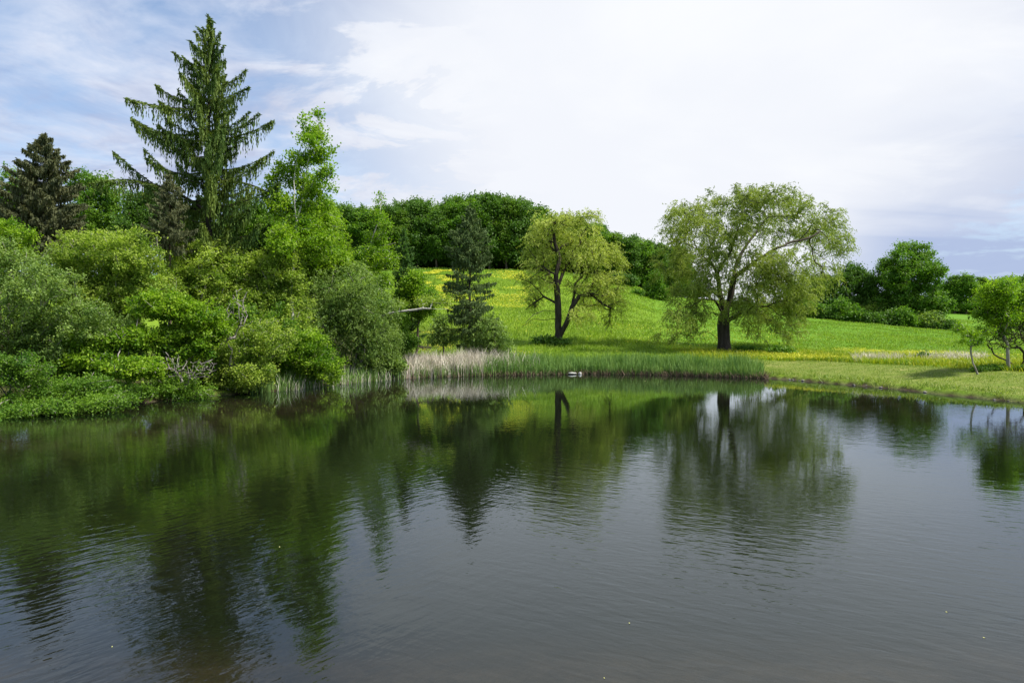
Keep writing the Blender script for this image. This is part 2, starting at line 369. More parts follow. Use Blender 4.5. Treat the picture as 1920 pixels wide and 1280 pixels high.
def plant(name, label, cat, base, att, trunks, mats, rng, R0=.2, rt=.012, step=.8, nleaf=8000, Ls=(.15, .08), sig=.3, mode='leaf',
          group=None, kpath=.25, wob=.12, sag=0, strand=1.5, bare=0.0, ns=6, parts=('trunk', 'crown'), power=.46, flare=1.25, minz=None):
    """a woody plant: branches that reach every point of att, leaves round their ends"""
    root = thing(name, label, cat, tuple(base), group); b = np.array(base)
    if minz is not None: att = att[att[:, 2] > minz]
    P, par, T, term, n0 = skeleton(trunks, att, rng, step, kpath, wob, sag)
    V, F, rad = tubes(P, par, T, R0, rt, ns, power, flare)
    link(parts[0], mesh_from(name + "_wood", V - b, [F], mats[0], smooth=True), root)
    live = term[rng.uniform(0, 1, len(term)) >= bare]
    # leaves also on the last lengths of twig
    src = np.concatenate([live, par[live], par[live]]) if mode == 'leaf' else live
    src = src[src >= 0]; ct = rng.uniform(0, 1, len(P))
    if mode == 'leaf':
        k = rng.integers(0, len(src), nleaf); s = src[k]
        c = P[s] + rng.normal(0, sig, (nleaf, 3)) * np.array([1, 1, .75])
        D = T[s] * .6 + np.array([0, 0, -.25]); tint = .55 * ct[s] + .45 * rng.uniform(0, 1, nleaf)
        Vl, Fl, tt = leaves(c, D, Ls[0], Ls[1], rng, .9, .4, tint)
    else:   # hanging strands of narrow leaves
        per = 9; nst = nleaf // per; s = src[rng.integers(0, len(src), nst)]
        o = P[s] + rng.normal(0, sig, (nst, 3)); out = T[s] * np.array([1, 1, .5]) + rng.normal(0, .45, (nst, 3)); ln = strand * rng.uniform(.35, 1.2, (nst, 1))
        f = np.linspace(.02, 1, per)
        c = o[:, None] + (out * ln)[:, None] * (f * .8)[None, :, None] + np.array([0, 0, -1])[None, None] * (ln[:, None] * (f ** 1.7 * .6)[None, :, None])
        D = out[:, None] * (1 - f)[None, :, None] * .8 + np.array([0, 0, -1])[None, None] * (f[None, :, None] * .9)
        c = c.reshape(-1, 3) + rng.normal(0, .05, (nst * per, 3)); tint = np.repeat(.6 * ct[s], per) + .4 * rng.uniform(0, 1, nst * per)
        Vl, Fl, tt = leaves(c, D.reshape(-1, 3), Ls[0], Ls[1], rng, .45, .2, tint)
    link(parts[1], mesh_from(name + "_leaves", Vl - b, [Fl], mats[1], tint=tt), root)
    return root

def conifer(name, label, cat, px, d, top, prof, mats, rng, R0=.3, tier=.55, per=5, a=-.35, b=.4, pend=.6, nq=26, Ls=(.3, .07), base=None,
            extra=(), side=.28, lo=.5, dens=None, lean=0.0, group=None, tipx=None, flop=.35):
    """a conifer: whorls of branches whose reach follows the outline prof [(py, left px, right px)], twigs and hanging sprays of needles"""
    g = gpt(px, d) if base is None else np.array(base); root = thing(name, label, cat, tuple(g), group)
    tp = pt(tipx or px, top, d); H = tp[2] - g[2]
    nseg = 14; ax = np.array([g + (tp - g) * (k / nseg) + np.array([math.sin(k * 1.7) * .05, math.cos(k * 1.3) * .05, 0]) for k in range(nseg + 1)])
    nod = list(ax); par = list(range(-1, nseg)); mainrad = [max(.015, R0 * (1 - k / nseg) ** .9) for k in range(nseg + 1)]; mainrad[0] *= 1.3
    zs = np.array([pt(0, q[0], d)[2] for q in prof])[::-1]; lw = np.array([(px - q[1]) / FOC * d for q in prof])[::-1]; rw = np.array([(q[2] - px) / FOC * d for q in prof])[::-1]
    C = []; D = []; TT = []; rads = mainrad[:]; brs = []
    z = max(zs[0], g[2] + .4); zt = tp[2] - .15; ph = rng.uniform(0, 6)
    while z < zt:
        fr = (z - g[2]) / H; m = max(3, int(per * (1 - .35 * fr) + rng.uniform(-.5, 1)))
        for q in range(m):
            az = ph + q * 2 * math.pi / m + rng.uniform(-.35, .35); cx = math.cos(az)
            wl = np.interp(z, zs, lw); wr = np.interp(z, zs, rw); base_r = .5 * (wl + wr) * (1 - abs(cx)) + (wr if cx > 0 else wl) * abs(cx)
            L = base_r * rng.uniform(lo, 1.08)
            zz = z + rng.uniform(-.5, .5) * tier
            if dens is not None and rng.uniform() > np.interp(zz, zs, dens[::-1]): continue
            if L > .1: brs.append((zz, az, L, a * rng.uniform(.6, 1.3) * (1.15 - fr * .9), b * rng.uniform(.7, 1.3)))
        ph += 1.1; z += tier * rng.uniform(.7, 1.3) * (1.1 - .55 * fr)
    for (tx, ty, bz_py, dep, aa, bb) in extra:        # named limbs that show in the outline
        zz = pt(0, bz_py, d)[2]; tip = pt(tx, ty, d) + np.array([0, dep, 0]); fr = (zz - g[2]) / H; o = g + (tp - g) * fr
        v = tip - o; L = math.hypot(v[0], v[1]); brs.append((zz, math.atan2(v[1], v[0]), L, v[2] / L - bb, bb))
    for (zz, az, L, a_, b_) in brs:
        fr = np.clip((zz - g[2]) / H, 0, .995); o = g + (tp - g) * fr; out = np.array([math.cos(az), math.sin(az), 0]); sd_ = np.array([-out[1], out[0], 0])
        k = max(3, int(L / .7)); prev = int(min(nseg, round(fr * nseg))); bt = rng.uniform(0, 1)
        r0 = max(.014, .022 * L ** .9); wv = rng.normal(0, .08)
        def pos(t): return o + out * (L * t) + sd_ * (wv * L * t * t) + np.array([0, 0, 1]) * (L * (a_ * t + b_ * t * t))
        nod.append(o.copy()); par.append(prev); rads.append(r0); prev = len(nod) - 1
        for j in range(1, k + 1):
            nod.append(pos(j / k)); par.append(prev); rads.append(max(.008, r0 * (1 - j / k))); prev = len(nod) - 1
        n = max(8, int(nq * L)); t = rng.uniform(.12, 1, n) ** .8; sl_ = side * L * (1.08 - t) ** .8 * rng.uniform(-1, 1, n)
        pc = o + out * (L * t)[:, None] + sd_ * (sl_ + wv * L * t * t)[:, None] + np.array([0, 0, 1]) * (L * (a_ * t + b_ * t * t) - np.abs(sl_) * flop)[:, None]
        dirs = out[None] * .9 + sd_[None] * np.sign(sl_)[:, None] * .8 + np.array([0, 0, .15])
        C.append(pc + rng.normal(0, .05, (n, 3))); D.append(dirs); TT.append(.6 * bt + .4 * rng.uniform(0, 1, n))
        if pend > 0:
            np_ = max(4, int(nq * L * .35)); t = rng.uniform(.15, 1, np_); sl_ = side * L * (1.08 - t) ** .8 * rng.uniform(-1, 1, np_); pl = pend * rng.uniform(.3, 1.3, np_) * (.5 + .6 * np.sin(np.pi * np.clip(t, 0, 1)))
            st = o + out * (L * t)[:, None] + sd_ * (sl_ + wv * L * t * t)[:, None] + np.array([0, 0, 1]) * (L * (a_ * t + b_ * t * t) - np.abs(sl_) * flop)[:, None]
            m = 5; f = (np.arange(m) + .5) / m
            c = st[:, None] - np.array([0, 0, 1])[None, None] * (pl[:, None] * f[None])[..., None]
            C.append(c.reshape(-1, 3) + rng.normal(0, .03, (np_ * m, 3))); D.append(np.tile(np.array([0, 0, -2.2]), (np_ * m, 1))); TT.append(np.repeat(.6 * bt + .4 * rng.uniform(0, 1, np_), m))
    # leader
    n = 60; f = rng.uniform(.86, 1, n); C.append(g + (tp - g) * f[:, None] + rng.normal(0, 1, (n, 3)) * ((1 - f) * 2.2 * .35 + .05)[:, None]); D.append(np.tile(np.array([0, 0, 1.2]), (n, 1))); TT.append(rng.uniform(0, 1, n))
    P = np.array(nod); par = np.array(par); T = np.zeros_like(P); T[1:] = unit(P[1:] - P[par[1:]]); T[0] = (0, 0, 1)
    z0 = np.linalg.norm(P - P[par], axis=1) < 1e-6; z0[0] = False
    nxt = np.roll(np.arange(len(P)), -1); T[z0] = unit(P[nxt[z0]] - P[z0])
    V, F, _ = tubes_r(P, par, T, np.array(rads))
    link('trunk', mesh_from(name + "_wood", V - g, [F], mats[0], smooth=True), root)
    C = np.concatenate(C); Vl, Fl, tt = leaves(C, np.concatenate(D), Ls[0], Ls[1], rng, .38, .3, np.concatenate(TT))
    link('crown', mesh_from(name + "_needles", Vl - g, [Fl], mats[1], tint=tt), root)
    return root
def tubes_r(P, par, T, rad, ns=6):
    n = len(P); U = np.zeros((n, 3)); U[0] = (1, 0, 0)
    for i in range(1, n):
        u = U[par[i]] - T[i] * (U[par[i]] @ T[i]); l = np.linalg.norm(u)
        if l < .05: u = np.cross(T[i], (.3, .8, .5)); l = np.linalg.norm(u)
        U[i] = u / l
    ang = np.arange(ns) * 2 * math.pi / ns; W = np.cross(T, U)
    V = (P[:, None] + rad[:, None, None] * (U[:, None] * np.cos(ang)[None, :, None] + W[:, None] * np.sin(ang)[None, :, None])).reshape(-1, 3)
    idx = np.arange(1, n); ok = np.linalg.norm(P[idx] - P[par[idx]], axis=1) > 1e-6; idx = idx[ok]
    k = np.arange(ns); k2 = (k + 1) % ns
    F = np.stack([par[idx][:, None] * ns + k, par[idx][:, None] * ns + k2, idx[:, None] * ns + k2, idx[:, None] * ns + k], -1).reshape(-1, 4)
    return V, F, rad

# ------------------------------------------------------------------ materials of plants
M = {}
M['bark_dark'] = bark_mat('dark_bark', (.022, .018, .014), (.075, .062, .05))
M['bark_grey'] = bark_mat('grey_twig_bark', (.18, .16, .14), (.36, .33, .30), 5)
M['bark_brown'] = bark_mat('brown_bark', (.05, .038, .028), (.13, .10, .075))
M['bark_birch'] = bark_mat('birch_bark', (.16, .15, .13), (.62, .60, .55), 4, 1.6, .2)
M['willow'] = leaf_mat('willow_leaves', (0.15, 0.22, 0.03), (0.37, 0.44, 0.095), .42, (1.1, 1.15, .5))
M['willow_yellow'] = leaf_mat('yellow_green_willow_leaves', (0.26, 0.34, 0.045), (0.54, 0.6, 0.15), .42, (1.1, 1.15, .5))
M['grey_green'] = leaf_mat('grey_green_leaves', (0.085, 0.17, 0.026), (0.29, 0.41, 0.1), .38, (1.3, 1.3, .5))
M['yellow_green'] = leaf_mat('yellow_green_leaves', (0.1, 0.19, 0.018), (0.42, 0.52, 0.08), .45)
M['bright'] = leaf_mat('bright_green_leaves', (0.075, 0.19, 0.012), (0.31, 0.45, 0.03), .48)
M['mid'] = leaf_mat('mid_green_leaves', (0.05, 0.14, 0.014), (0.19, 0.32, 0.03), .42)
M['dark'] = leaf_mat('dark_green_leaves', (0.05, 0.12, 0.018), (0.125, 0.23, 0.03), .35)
M['wood'] = leaf_mat('woodland_leaves', (.07, .15, .016), (.17, .27, .03), .42)
M['birch'] = leaf_mat('birch_leaves', (0.12, 0.25, 0.014), (0.3, 0.43, 0.03), .5)
M['spruce'] = leaf_mat('spruce_needles', (0.055, 0.115, 0.022), (0.15, 0.21, 0.032), .22, (1.3, 1.2, .6), .6)
M['spruce_dark'] = leaf_mat('dark_spruce_needles', (0.07, 0.125, 0.04), (0.15, 0.22, 0.07), .18, (1.2, 1.1, .7), .6)
M['spruce_brown'] = leaf_mat('browned_spruce_needles', (.075, .095, .045), (.16, .17, .075), .18, (1.2, 1.1, .7), .6)
M['larch'] = leaf_mat('larch_needles', (0.07, 0.155, 0.035), (0.14, 0.24, 0.055), .35)
M['reed'] = leaf_mat('green_reeds', (0.09, 0.2, 0.04), (0.24, 0.37, 0.1), .3, (1.2, 1.2, .6))
M['dry_reed'] = leaf_mat('dry_reeds', (0.46, 0.41, 0.32), (0.75, 0.7, 0.6), .2, (1, .95, .85))
M['grass'] = leaf_mat('meadow_grass_blades', (0.13, 0.225, 0.02), (0.29, 0.39, 0.04), .4, nscale=.15)
M['mown'] = leaf_mat('mown_grass_blades', (0.13, 0.225, 0.022), (0.29, 0.35, 0.06), .3, nscale=.25)
M['buttercup'] = leaf_mat('yellow_petals', (0.6, 0.58, 0.04), (0.75, 0.73, 0.08), .25, (1, 1, .5))
M['gold_grass'] = leaf_mat('yellow_flowering_grass', (.20, .27, .014), (.44, .44, .03), .35, nscale=.2)
M['white_petals'] = leaf_mat('pale_petals', (.7, .7, .6), (.8, .8, .7), .2, (1, 1, .9))

# ------------------------------------------------------------------ the two willows in the meadow
def big_willow():
    rng = np.random.default_rng(11); d = 85.0; g = gpt(1358, d)
    q = lambda x, y, dd=0: pt(x, y, d) + np.array([0, dd, 0])
    tr = [[g, q(1357, 625), q(1358, 590), q(1352, 560), q(1346, 540, -.5), q(1340, 515, -1), q(1328, 490, -1), q(1315, 470, -2)],
          [q(1358, 590), q(1368, 565), q(1376, 520), q(1385, 490, .6), q(1400, 465, 1), q(1420, 440, 1.5), q(1440, 415, 2), q(1455, 390, 2)],
          [q(1358, 590), q(1335, 563, -1), q(1310, 562, -2), q(1285, 575, -3), q(1255, 585, -4)],
          [q(1352, 560), q(1325, 530, 2), q(1300, 505, 3), q(1275, 500, 4)],
          [q(1376, 520), q(1410, 490, -2), q(1440, 470, -3), q(1475, 462, -3), q(1510, 480, -3), q(1540, 500, -3)],
          [q(1358, 610), q(1385, 585, -1), q(1420, 590, -2), q(1432, 620, -2.5)],
          [q(1440, 470, -3), q(1480, 455, -1), q(1520, 445, 0), q(1560, 420, 1)],
          [q(1340, 515, -1), q(1362, 470, -2), q(1372, 440, -2), q(1380, 400, -2)]]
    lob = [(1290, 400, 40, 30), (1335, 385, 42, 28), (1395, 375, 50, 26), (1445, 370, 50, 24), (1490, 385, 38, 28), (1550, 410, 36, 26), (1575, 455, 28, 30), (1540, 450, 40, 30),
           (1270, 450, 36, 36), (1320, 440, 42, 36), (1380, 430, 46, 36), (1440, 430, 42, 36), (1255, 500, 34, 36), (1300, 500, 42, 36), (1420, 500, 48, 42), (1470, 500, 46, 44),
           (1540, 510, 36, 38), (1500, 540, 34, 34), (1380, 550, 52, 42), (1440, 560, 50, 40), (1290, 555, 40, 26), (1315, 585, 34, 22), (1270, 595, 30, 20), (1300, 622, 26, 12), (1280, 415, 36, 30), (1420, 395, 60, 34), (1500, 430, 50, 36), (1420, 605, 46, 32), (1470, 590, 34, 34), (1345, 500, 42, 40), (1480, 620, 22, 20), (1255, 630, 22, 16), (1390, 575, 40, 24, -3), (1440, 520, 54, 40, -4), (1318, 545, 34, 28, -3.5), (1360, 470, 50, 36, 3), (1490, 570, 40, 34, -2)]
    att = lobe_points(lob, d, 1250, rng, .36, .9, .42)
    plant('willow_tree', 'large spreading willow with dark forking limbs, widest tree in the meadow', 'tree', g, att, tr, (M['bark_dark'], M['willow']), rng,
          R0=.78, rt=.028, step=.8, nleaf=145000, Ls=(.27, .085), sig=.28, mode='strand', strand=1.0, kpath=.16, wob=.2, ns=7, power=.70)
def near_willow():
    rng = np.random.default_rng(12); d = 89.0; g = gpt(1047, d)
    q = lambda x, y, dd=0: pt(x, y, d) + np.array([0, dd, 0])
    tr = [[g, q(1046, 610), q(1046, 570), q(1044, 540), q(1042, 515, -.3), q(1050, 485, .4), q(1040, 455, 0), q(1036, 430)],
          [q(1047, 630), q(1062, 605, -.5), q(1072, 575, -.8), q(1085, 555, -1), q(1110, 555, -1), q(1128, 570, -1)],
          [q(1044, 540), q(1060, 500, 1), q(1085, 470, 1.5), q(1092, 440, 1.5), q(1105, 415, 1.5)],
          [q(1072, 575, -.8), q(1080, 530, .5), q(1100, 508, 1), q(1115, 500, 1)],
          [q(1046, 590), q(1020, 582, -1.5), q(1000, 590, -2.5), q(985, 605, -3)],
          [q(1046, 565), q(1020, 555, 1), q(1000, 568, 1.5), q(985, 580, 2)],
          [q(1046, 600), q(1020, 600, .6), q(1000, 598, 1.6), q(980, 612, 2)],
          [q(1042, 515, -.3), q(1015, 505, -2), q(1000, 520, -2.5)]]
    lob = [(1035, 415, 36, 22), (1070, 410, 28, 18), (1108, 408, 18, 11), (1015, 445, 34, 30), (1060, 445, 40, 30), (1100, 450, 34, 30), (1005, 480, 30, 26), (1050, 480, 40, 28), (1100, 480, 36, 26), (1140, 475, 30, 24), (1160, 490, 14, 12),
           (1010, 520, 34, 26), (1100, 530, 40, 26), (1140, 535, 34, 30), (1120, 565, 40, 26), (1155, 570, 18, 24), (1090, 590, 24, 16), (1000, 560, 20, 20), (1140, 600, 12, 18)]
    att = lobe_points(lob, d, 620, rng, .36, .9, .42)
    plant('willow_tree', 'yellow-green willow with two leaning trunks and bare lower limbs, behind the middle of the cattails', 'tree', g, att, tr, (M['bark_dark'], M['willow_yellow']), rng,
          R0=.55, rt=.022, step=.8, nleaf=52000, Ls=(.27, .09), sig=.33, mode='strand', strand=.85, kpath=.16, wob=.2, ns=7, bare=.05, power=.48)
big_willow(); near_willow()

# ------------------------------------------------------------------ conifers
def conifers():
    rng = np.random.default_rng(21)
    conifer('spruce_tree', 'tallest tree in the picture, ragged spruce with long drooping branches above the pond bushes', 'tree', 392, 52, 28,
            [(28, 390, 394), (60, 374, 408), (100, 350, 422), (150, 330, 440), (200, 312, 455), (250, 305, 468), (300, 295, 482), (350, 290, 490), (400, 292, 495), (470, 300, 500)],
            (M['bark_dark'], M['spruce']), rng, R0=.38, tier=.66, per=5, a=-.42, b=.60, pend=1.2, nq=54, Ls=(.32, .09), side=.15, lo=.34,
            extra=[(218, 286, 405, -.5, 0, .25), (190, 352, 400, -1.5, 0, -.55), (527, 345, 390, -.8, 0, .35), (540, 385, 340, 1, .1, -.5),
                   (352, 74, 100, .3, 0, .4), (326, 98, 132, -.4, 0, .45), (284, 154, 190, .4, 0, .5), (246, 190, 205, -1, 0, .2), (236, 215, 245, .6, 0, .5), (270, 238, 262, -1.4, 0, .45), (262, 290, 320, 1.2, 0, .5),
                   (411, 58, 85, .2, 0, .4), (424, 88, 120, -.4, 0, .45), (460, 128, 165, .3, 0, .5), (472, 170, 190, -1, 0, .25), (488, 216, 250, -.6, 0, .5), (514, 227, 262, 0, 0, .3), (504, 274, 318, .8, 0, .5), (500, 300, 345, -1.2, 0, .5)])
    conifer('spruce_tree', 'dark brownish spruce at the left edge, behind the shrubs', 'tree', 82, 58, 250,
            [(250, 80, 84), (275, 58, 108), (300, 40, 125), (325, 20, 138), (350, 5, 146), (390, -8, 152), (430, -15, 158), (480, -20, 160)],
            (M['bark_brown'], M['spruce_brown']), rng, R0=.3, tier=.5, per=7, a=-.1, b=.28, pend=.3, nq=60, Ls=(.32, .095), side=.36, lo=.6)
    conifer('spruce_tree', 'small browned spruce in front of the tallest spruce', 'tree', 318, 48.5, 322,
            [(322, 316, 320), (345, 300, 338), (380, 282, 352), (420, 268, 362), (470, 260, 370)],
            (M['bark_brown'], M['spruce_brown']), rng, R0=.16, tier=.45, per=7, a=-.2, b=.25, pend=.2, nq=44, Ls=(.24, .07), side=.34)
    conifer('spruce_tree', 'slim dark spruce standing alone at the pond edge, its trunk showing below the crown', 'tree', 881, 71.5, 382,
            [(382, 879, 883), (405, 866, 896), (430, 848, 914), (460, 834, 926), (485, 832, 928), (500, 844, 916), (515, 830, 932), (545, 828, 930), (575, 832, 934), (600, 836, 950), (625, 840, 948), (645, 850, 930)],
            (M['bark_dark'], M['spruce_dark']), rng, R0=.2, tier=.5, per=6, a=-.34, b=.22, pend=.35, nq=46, Ls=(.30, .085), side=.40, lo=.82,
            dens=[1, 1, 1, 1, 1, .55, .6, .62, .55, .6, .5, .3])
    conifer('larch_tree', 'narrow feathery larch beside the leaning birches', 'tree', 757, 66, 428,
            [(428, 755, 759), (460, 744, 772), (500, 734, 784), (540, 728, 790), (580, 730, 800), (620, 738, 806), (650, 745, 800)],
            (M['bark_brown'], M['larch']), rng, R0=.17, tier=.42, per=7, a=.25, b=.05, pend=.18, nq=34, Ls=(.30, .085), side=.4)
conifers()

# ------------------------------------------------------------------ birches
def birches():
    rng = np.random.default_rng(31)
    d = 53.0; g = gpt(548, d - 1.0); q = lambda x, y, dd=0: pt(x, y, d + dd - 1.0 * min(1, max(0, (y - 250) / 120)))
    tr = [[g, q(548, 520), q(551, 470), q(556, 420), q(552, 375), q(551, 340), q(556, 300), q(566, 270)],
          [q(556, 420), q(565, 385, .4), q(572, 340, .8), q(580, 290, .8), q(590, 245, .6), q(598, 208, .4)],
          [q(580, 290, .8), q(576, 250, .4), q(572, 215, .2)]]
    lob = [(598, 215, 7, 14), (572, 222, 6, 16), (590, 245, 16, 16), (604, 262, 12, 16), (580, 268, 16, 14), (565, 250, 7, 8), (596, 295, 22, 20), (570, 300, 20, 18), (618, 285, 8, 8), (545, 290, 10, 12), (522, 318, 14, 22), (548, 330, 24, 26), (612, 325, 16, 20), (505, 345, 12, 18), (585, 345, 30, 26), (630, 352, 8, 8), (522, 380, 28, 28), (585, 385, 36, 30), (560, 430, 44, 34), (620, 420, 22, 30), (530, 450, 34, 36, -2.4), (600, 460, 34, 30)]
    att = lobe_points(lob, d, 520, rng, .4, .9, .5)
    plant('birch_tree', 'tall fresh green birch with a forked white trunk, right of the tallest spruce', 'tree', g, att, tr, (M['bark_birch'], M['birch']), rng, R0=.12, rt=.012, step=.6, nleaf=19000, Ls=(.22, .15), sig=.27, kpath=.12)
    d = 60.0; g = gpt(668, d)
    q = lambda x, y, dd=0: pt(x, y, d) + np.array([0, dd, 0])
    tr = [[g, q(672, 560), q(680, 500), q(692, 465), q(704, 430), q(712, 400), q(716, 362)]]
    lob = [(715, 372, 10, 12), (712, 400, 22, 16), (722, 420, 18, 14), (700, 445, 20, 16), (722, 452, 22, 16), (690, 475, 20, 16), (715, 480, 24, 18), (700, 505, 30, 20), (735, 490, 14, 22), (715, 535, 30, 22), (700, 570, 24, 30)]
    att = lobe_points(lob, d, 190, rng, .5, .9, .5)
    plant('birch_tree', 'thin birch with sparse bright leaves on a leaning pale trunk, before the hilltop wood', 'tree', g, att, tr, (M['bark_birch'], M['birch']), rng, R0=.13, rt=.012, step=.6, nleaf=6500, Ls=(.20, .13), sig=.24, kpath=.12)
    d = 62.0; g = gpt(700, d); q = lambda x, y, dd=0: pt(x, y, d) + np.array([0, dd, 0])
    tr = [[g, q(704, 620), q(715, 597), q(735, 587, -.4), q(765, 583, -.7), q(795, 579, -.9), q(822, 580, -1), q(842, 580, -1.1)]]
    lob = [(790, 562, 24, 10), (820, 560, 22, 10), (845, 565, 16, 10), (755, 570, 14, 8), (730, 575, 10, 8)]
    att = lobe_points(lob, d, 40, rng, .5, .9, .25)
    plant('birch_tree', 'birch bent over so its white trunk lies level above the reeds', 'tree', g, att, tr, (M['bark_birch'], M['yellow_green']), rng, R0=.13, rt=.01, step=.5, nleaf=1700, Ls=(.19, .11), sig=.3, kpath=.0, power=.75)
birches()

# ------------------------------------------------------------------ broadleaved trees and shrubs on the left shore
def broadleaf(name, label, cat, px, d, lob, mat, seed, n=200, nleaf=9000, R0=.2, Ls=None, sig=None, bark='bark_brown', group=None, trunkto=None, step=None, bare=0.0, kpath=.2, mode='leaf', wob=.15, rt=.012, shell=.36, strand=.6, dj=.45, ns=6, sag=0):
    rng = np.random.default_rng(seed); g = gpt(px, d); k = d / 45.0; n = int(n * 1.8); nleaf = int(nleaf * 2.1)
    att = lobe_points(lob, d, n, rng, shell, .95, dj)
    gz = ground(att[:, 0], att[:, 1]); att[:, 2] = np.maximum(att[:, 2], gz + .15); att[:, 2] = np.maximum(att[:, 2], .12)
    tr = [[g, pt(*trunkto, d)]] if trunkto else [[g, g + np.array([0, 0, .35])]]
    return plant(name, label, cat, g, att, tr, (M[bark], M[mat]), rng, R0=R0, rt=rt, step=step or .7 * max(.8, k), nleaf=nleaf, Ls=Ls or (.165 * k, .10 * k), sig=sig or .20 * k ** .8, group=group, bare=bare, kpath=kpath, mode=mode, wob=wob, strand=strand, ns=ns, sag=sag)
def left_shore():
    B = broadleaf; G = 'shrubs along the left shore'; S = 'shrub'
    B(S, 'pale grey-green willow shrub cut by the left edge of the picture', 'shrub', 20, 41, [(-60, 500, 100, 70), (30, 495, 75, 50), (85, 545, 70, 60), (0, 600, 90, 60), (-120, 600, 100, 90), (70, 600, 50, 40)], 'grey_green', 101, 420, 26000, .14, group=G, bark='bark_grey')
    B(S, 'largest shrub on the left shore, broad yellow-green dome below the dark spruce', 'shrub', 200, 46, [(180, 470, 80, 48), (245, 475, 70, 46), (130, 520, 70, 50), (265, 545, 70, 60), (200, 560, 90, 60), (170, 610, 90, 40)], 'yellow_green', 102, 480, 30000, .16, group=G, bark='bark_grey')
    B(S, 'rounded yellow-green shrub under the small browned spruce', 'shrub', 365, 50, [(340, 478, 50, 46), (390, 500, 60, 46), (335, 540, 60, 60), (415, 545, 60, 56), (370, 580, 60, 50)], 'yellow_green', 103, 300, 17000, .14, group=G, bark='bark_grey')
    B(S, 'bright green shrub in the middle of the left shore with leafy tiers', 'shrub', 325, 43.5, [(300, 570, 62, 26), (365, 585, 55, 26), (280, 630, 55, 24), (350, 640, 66, 28), (400, 610, 40, 24), (310, 680, 60, 26)], 'bright', 104, 300, 13000, .13, group=G, bark='bark_grey', bare=.1, Ls=(.2, .13))
    B(S, 'low shrub over the water with bare grey twigs and flat sprays of bright leaves', 'shrub', 205, 40.5, [(160, 640, 46, 18), (225, 632, 55, 20), (135, 705, 46, 18), (262, 690, 50, 20), (200, 680, 60, 26), (150, 675, 40, 16)], 'bright', 105, 340, 11000, .12, group=G, bark='bark_grey', bare=.22, rt=.018, Ls=(.2, .13))
    B(S, 'twiggy yellow-green shrub overhanging the dark water near the first reeds', 'shrub', 420, 46.5, [(395, 655, 50, 34), (450, 680, 55, 34), (500, 635, 55, 40), (360, 705, 55, 20), (430, 715, 60, 22), (480, 700, 40, 24)], 'yellow_green', 106, 330, 12000, .13, group=G, bark='bark_grey', bare=.22, rt=.015)
    B(S, 'tall yellow-green shrub at the foot of the forked birch', 'shrub', 500, 51.5, [(445, 500, 52, 46), (500, 520, 55, 56), (540, 510, 40, 46), (470, 580, 60, 50), (545, 580, 46, 56)], 'yellow_green', 107, 320, 19000, .14, group=G, bark='bark_grey')
    B(S, 'bright shrub spilling onto reeds left of the round grey-green willow', 'shrub', 560, 50.5, [(520, 640, 55, 40), (575, 655, 50, 40), (540, 695, 55, 26), (610, 690, 40, 28), (490, 670, 40, 30)], 'bright', 108, 260, 13000, .12, group=G, bark='bark_grey', bare=.08)
    B(S, 'round soft grey-green willow shrub at the right end of the shrub bank', 'shrub', 660, 58, [(650, 545, 68, 52), (615, 595, 56, 60), (695, 590, 48, 60), (665, 645, 66, 46), (705, 655, 38, 42), (600, 540, 36, 40), (725, 640, 22, 34)], 'grey_green', 109, 420, 30000, .16, group=G, bark='bark_grey', mode='strand', strand=.7, Ls=(.2, .075), sig=.25)
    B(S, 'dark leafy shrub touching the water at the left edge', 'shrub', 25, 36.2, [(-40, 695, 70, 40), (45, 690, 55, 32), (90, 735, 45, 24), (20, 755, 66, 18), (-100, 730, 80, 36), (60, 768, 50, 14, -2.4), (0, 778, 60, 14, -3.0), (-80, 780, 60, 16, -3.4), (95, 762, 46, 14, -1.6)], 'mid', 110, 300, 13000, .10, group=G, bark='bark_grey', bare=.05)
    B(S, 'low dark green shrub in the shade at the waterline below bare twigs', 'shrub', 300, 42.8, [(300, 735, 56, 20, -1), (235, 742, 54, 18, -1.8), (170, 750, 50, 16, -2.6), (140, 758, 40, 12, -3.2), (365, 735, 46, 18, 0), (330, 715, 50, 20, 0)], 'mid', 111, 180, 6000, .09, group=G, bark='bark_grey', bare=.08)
    B(S, 'small pale leafy shrub where the shrub bank meets the dry reeds', 'shrub', 715, 60, [(700, 685, 32, 20), (735, 682, 26, 16), (715, 665, 24, 14)], 'grey_green', 112, 90, 3800, .08, group=G, bark='bark_grey')
    B(S, 'dark green filling shrub between the low twiggy shrub and the pale left one', 'shrub', 120, 41.8, [(110, 640, 60, 50), (60, 650, 60, 40), (160, 600, 60, 40), (120, 690, 70, 50), (220, 650, 60, 60)], 'grey_green', 113, 300, 16000, .11, group=G, bark='bark_grey', bare=.15)
    B(S, 'shaded green shrub behind the leaning twigs near the first reeds', 'shrub', 460, 49.5, [(440, 610, 60, 50), (390, 640, 50, 50), (520, 620, 50, 50), (450, 680, 70, 36)], 'mid', 114, 240, 9000, .11, group=G, bark='bark_grey', bare=.15)
    B(S, 'shrub beyond the left edge along the same shore', 'shrub', -230, 40, [(-260, 540, 90, 80), (-180, 560, 90, 80), (-230, 640, 110, 80)], 'grey_green', 115, 200, 9000, .12, group=G, bark='bark_grey')
    B(S, 'low dark leafy fringe of shrub hanging over the water near the left edge', 'shrub', 130, 37, [(105, 738, 46, 34, -.8), (175, 732, 50, 30, .4), (60, 745, 50, 30, -1), (150, 762, 50, 12, -2.2), (100, 766, 50, 12, -2.2), (215, 750, 50, 18, -1), (215, 735, 50, 22, 2), (150, 725, 60, 30, 1)], 'mid', 116, 240, 11000, .1, group=G, bark='bark_grey', bare=.05)
